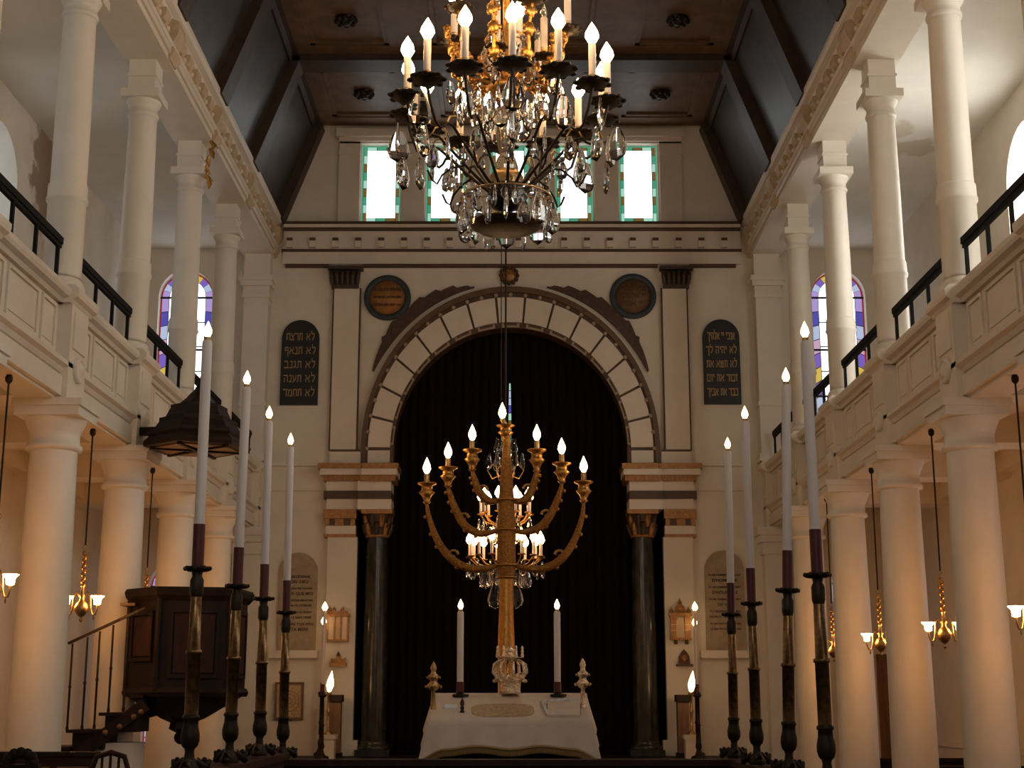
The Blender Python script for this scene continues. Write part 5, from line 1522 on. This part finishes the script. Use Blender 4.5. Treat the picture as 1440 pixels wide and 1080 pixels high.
loft(MB(), [(scaled(hexa, 0.42), 0.44), (scaled(hexa, 0.24), 0.53), (scaled(hexa, 0.2), 0.56), (scaled(hexa, 0.1), 0.62)]).build('top_step', 'wood', ca)
MB().lathe([(0.04, 0.6), (0.055, 0.63), (0.03, 0.66), (0.035, 0.69), (0.001, 0.76)], 10).build('finial', 'wood', ca)
for k in range(6):
    x0, y0 = scaled(hexa, 0.9)[k]; x1, y1 = scaled(hexa, 0.9)[(k + 1) % 6]
    MB().beam((0, 0, -0.012), (x0 * 0.99, y0 * 0.99, -0.012), 0.035, 0.03).build('soffit_rib', 'wood', ca)
    tri = [(x0 * 0.85 + x1 * 0.05, y0 * 0.85 + y1 * 0.05), (x1 * 0.85 + x0 * 0.05, y1 * 0.85 + y0 * 0.05), ((x0 + x1) * 0.14, (y0 + y1) * 0.14)]
    MB().prism(tri, -0.012, 0.004, 'xy').build('soffit_panel', 'midwood', ca)
MB().beam((0, 0, 0.2), (-0.62, 0.1, 0.2), 0.08, 0.08).build('bracket', 'wood', ca)

# stair
YT = 13.75
stx = lambda u, v: at(u, v, YT)
st = thing('pulpit_stair', 'dark wooden stair with thin balusters climbing to the pulpit', 'stair', (at(140, 1000, YT).x, YT, 0))
ox, oy = st.location.x, YT
for k, (u0, u1, v) in enumerate(((95, 147, 1026), (141, 192, 1002), (186, 203, 977), (46, 100, 1050), (-5, 52, 1074))):
    a, b = stx(u0, v), stx(u1, v)
    MB().box(a.x - ox, b.x - ox, -0.05, 0.55, a.z - 0.03, a.z).build('tread', 'wood', st)
    MB().box(a.x - ox + 0.05, b.x - ox, 0.0, 0.5, a.z - 0.18, a.z - 0.03).build('riser', 'wood', st)
p0, p1 = stx(60, 1100), stx(206, 990)
MB().beam((p0.x - ox, -0.02, p0.z), (p1.x - ox, -0.02, p1.z), 0.05, 0.12, (0, 0, 1)).build('string_board', 'wood', st)
p0, p1 = stx(97, 905), stx(205, 855)
MB().beam((p0.x - ox, -0.02, p0.z), (p1.x - ox, -0.02, p1.z), 0.03, 0.025).build('handrail', 'bronze', st)
for u, vb, vt in ((95, 1028, 905), (116, 1026, 896), (133, 1025, 888), (153, 1002, 879), (174, 1001, 869)):
    a, b = stx(u, vb), stx(u + 2, vt)
    H_ = b.z - a.z
    MB().lathe([(0.012, 0), (0.016, 0.02), (0.011, 0.05), (0.011, H_ * 0.48), (0.017, H_ * 0.5), (0.011, H_ * 0.52), (0.01, H_)], 8, (a.x - ox, -0.02, a.z)).build('baluster', 'bronze', st)
for u, v in ((150, 1030), (170, 1022), (190, 1008), (200, 1001)):
    a = stx(u, v)
    MB().sphere((a.x - ox, -0.05, a.z), 0.028, 8, 5).build('carved_bracket', 'midwood', st)
a, b = stx(118, 1075), stx(186, 1030)
MB().box(a.x - ox, b.x - ox, 0.06, 0.5, 0, at(150, 1045, YT).z).build('under_wall', 'plaster', st)
a = stx(163, 848); b = stx(184, 848)
# reading ledge on the stair side of the pulpit
MB().box(a.x - PX0, b.x - PX0, -0.3, 0.1, a.z - 0.015, a.z + 0.01).build('side_ledge', 'midwood', pu)

# panelled front of the left pews, chair, carved chair top
pn = thing('panelled_pew', 'dark panelled pew front low at the left below the first column', 'pew', (-4.0, 11.4, 0))
zt_ = at(90, 1063, 11.4).z
MB().box(-0.5, 0.75, 0, 0.06, 0, zt_).build('board', 'redwood', pn)
MB().box(-0.5, 0.78, -0.03, 0.1, zt_, zt_ + 0.03).build('cap_rail', 'wood', pn)
for k in range(4):
    MB().box(-0.42 + 0.3 * k, -0.18 + 0.3 * k, -0.015, 0.0, zt_ - 0.5, zt_ - 0.08).build('panel', 'midwood', pn)
ch = thing('bentwood_chair', 'dark bentwood chair top in front of the pulpit stair', 'chair', (at(155, 1075, 10.6).x, 10.6, 0))
zt_ = at(155, 1058, 10.6).z
MB().tube([(-0.12, 0, 0.45), (-0.13, 0, zt_ - 0.12), (-0.10, 0, zt_ - 0.03), (0.0, 0, zt_), (0.1, 0, zt_ - 0.03), (0.13, 0, zt_ - 0.12), (0.12, 0, 0.45)], 0.02, 8).build('back_hoop', 'redwood', ch)
for x in (-0.06, 0, 0.06):
    MB().tube([(x, 0, 0.45), (x, 0, zt_ - 0.02)], 0.01, 6).build('spindle', 'redwood', ch)
MB().lathe([(0.2, 0.42), (0.22, 0.44), (0.2, 0.46)], 18, (0, 0.18, 0)).build('seat', 'redwood', ch)
for x, y in ((-0.13, 0.02), (0.13, 0.02), (-0.13, 0.34), (0.13, 0.34)):
    MB().tube([(x, y, 0), (x * 0.9, 0.18 + (y - 0.18) * 0.9, 0.43)], 0.018, 7).build('leg', 'redwood', ch)
fi = thing('carved_bench_end', 'black leafy carved bench end at the bottom left corner', 'bench end', (at(28, 1075, 9.4).x, 9.4, 0))
zt_ = at(28, 1052, 9.4).z
MB().box(-0.13, 0.13, -0.04, 0.04, 0, zt_ - 0.1).build('board', 'wood', fi)
for k in range(7):
    a = PI * k / 6
    MB().sphere((0.085 * math.cos(a), 0, zt_ - 0.09 + 0.06 * math.sin(a)), 0.038, 8, 5, 1, 0.7, 1).build('leaf', 'wood', fi)
MB().tube([(-0.05, 0, zt_ - 0.1), (-0.03, 0, zt_ - 0.04), (0.03, 0, zt_ - 0.04), (0.05, 0, zt_ - 0.1)], 0.014, 6).build('pierced_loop', 'wood', fi)

# pews of the right aisle
for i, (Y, nm) in enumerate(((12.9, 'nearest'), (14.9, 'middle'), (16.9, 'farthest'))):
    w_ = thing('pew', '%s dark wooden pew behind the columns under the right gallery' % nm, 'pew', (4.95, Y, 0), group='right aisle pews')
    MB().box(-0.75, 0.75, 0, 0.05, 0.3, 1.0).build('back', 'wood', w_)
    MB().box(-0.77, 0.77, -0.03, 0.07, 1.0, 1.04).build('top_rail', 'wood', w_)
    MB().box(-0.75, 0.75, 0.05, 0.45, 0.42, 0.46).build('seat', 'wood', w_)
    for x in (-0.77, 0.73):
        MB().box(x, x + 0.04, -0.03, 0.48, 0, 1.06).build('end_panel', 'wood', w_)
# door of the right aisle end wall beside the column
dr = sthing('door_1', 'brown wooden door at the end of the right aisle', 'door', (5.62, D, 0))
lf = MB().box(-0.24, 0.24, -0.05, 0, 0, 2.35).build('leaf', 'midwood', dr)
for z0, z1 in ((0.2, 1.0), (1.15, 2.2)):
    MB().box(-0.15, 0.15, -0.065, -0.05, z0, z1).build('panel', 'midwood', lf)
MB().sphere((0.18, -0.09, 1.05), 0.03, 8, 6).build('knob', 'brass', lf)

# ================================================================ CANDLES BESIDE THE ARK
def slim(label, u, v_top, v_c, v_foot, Y, grp):
    b = at(u, v_foot, Y); b.z = 0.9
    zt = at(u, v_top, Y).z; zc = at(u, v_c, Y).z
    Hs = zc - b.z
    c = thing('slim_candlestick', label, 'candlestick', b, group=grp)
    MB().lathe([(0.09, 0), (0.095, 0.03), (0.05, 0.08), (0.03, 0.14), (0.045, 0.18), (0.035, 0.24), (0.03, Hs * 0.5), (0.04, Hs * 0.52), (0.028, Hs * 0.55), (0.026, Hs - 0.06), (0.055, Hs - 0.04), (0.055, Hs - 0.02), (0.025, Hs)], 12).build('stem', 'bronze', c)
    for k in range(3):
        a = 2 * PI * k / 3 + 0.5
        MB().sphere((0.085 * math.cos(a), 0.085 * math.sin(a), 0.03), 0.032, 7, 5).build('claw_foot', 'bronze', c)
    k = thing('slim_candle', label.replace('bronze candlestick', 'lit white candle'), 'candle', (b.x, b.y, zc), group=grp.replace('sticks', 's'))
    MB().lathe([(0.026, 0.0), (0.026, 0.12)], 10).build('sleeve', 'redwax', k)
    MB().lathe([(0.02, 0.11), (0.02, zt - zc - 0.1)], 10).build('tube', 'wax', k)
    put('flame', flame_mesh(0.13, 0.04, 'flame'), k, (0, 0, zt - zc - 0.11))
slim('slim tall bronze candlestick at the left of the ark, in front', 451, 848, 975, 1066, 19.6, 'ark candlesticks')
slim('slim tall bronze candlestick at the left of the ark, behind', 450, 868, 972, 1064, 20.9, 'ark candlesticks')
slim('slim tall bronze candlestick at the right of the ark, in front', 983, 848, 975, 1066, 19.6, 'ark candlesticks')
slim('slim tall bronze candlestick at the right of the ark, behind', 982, 870, 972, 1064, 20.9, 'ark candlesticks')
for u, v, uf, nm in ((459, 945, 461, 'left'), (974, 947, 973, 'right')):
    Y = 20.3
    b = at(uf, 1030, Y)
    pd = thing('white_pedestal', 'small white pedestal at the %s of the ark' % nm, 'pedestal', (b.x, Y, 0.9), group='ark pedestals')
    zt = at(uf, 1033, Y).z - 0.9
    MB().box(-0.1, 0.1, -0.1, 0.1, 0, zt - 0.06).build('shaft', 'plaster', pd)
    MB().box(-0.12, 0.12, -0.12, 0.12, zt - 0.06, zt).build('cap', 'plaster', pd)
    l = thing('memorial_lamp', 'short brass lamp with tall bright flame at the %s of the ark' % nm, 'lamp', (b.x, Y, 0.9 + zt), group='ark lamps')
    zf_ = at(uf, 973, Y).z - 0.9 - zt
    MB().lathe([(0.06, 0), (0.06, 0.02), (0.02, 0.05), (0.02, zf_ * 0.5), (0.032, zf_ * 0.55), (0.018, zf_ * 0.6), (0.018, zf_ - 0.06), (0.04, zf_ - 0.03), (0.03, zf_)], 12).build('stem', 'brass', l)
    put('flame', flame_mesh(0.30, 0.05, 'flame'), l, (0, 0, zf_ - 0.01), (0, 0.12, 0))
for u, nm, w_ in ((472, 'left', 8), (960, 'right', 8)):
    Y = 20.85
    b = at(u, 1000, Y)
    L_ = thing('wooden_stand', 'narrow brown wooden stand against the %s pilaster of the ark' % nm, 'stand', (b.x, Y, 0.9), group='ark stands')
    zt = at(u, 977, Y).z - 0.9
    MB().box(-0.08, 0.08, -0.1, 0.1, 0, zt - 0.1).build('body', 'midwood', L_)
    MB().box(-0.1, 0.1, -0.13, 0.13, zt - 0.1, zt).build('top', 'wood', L_)
    MB().box(-0.1, 0.1, -0.12, 0.12, 0, 0.06).build('plinth', 'wood', L_)
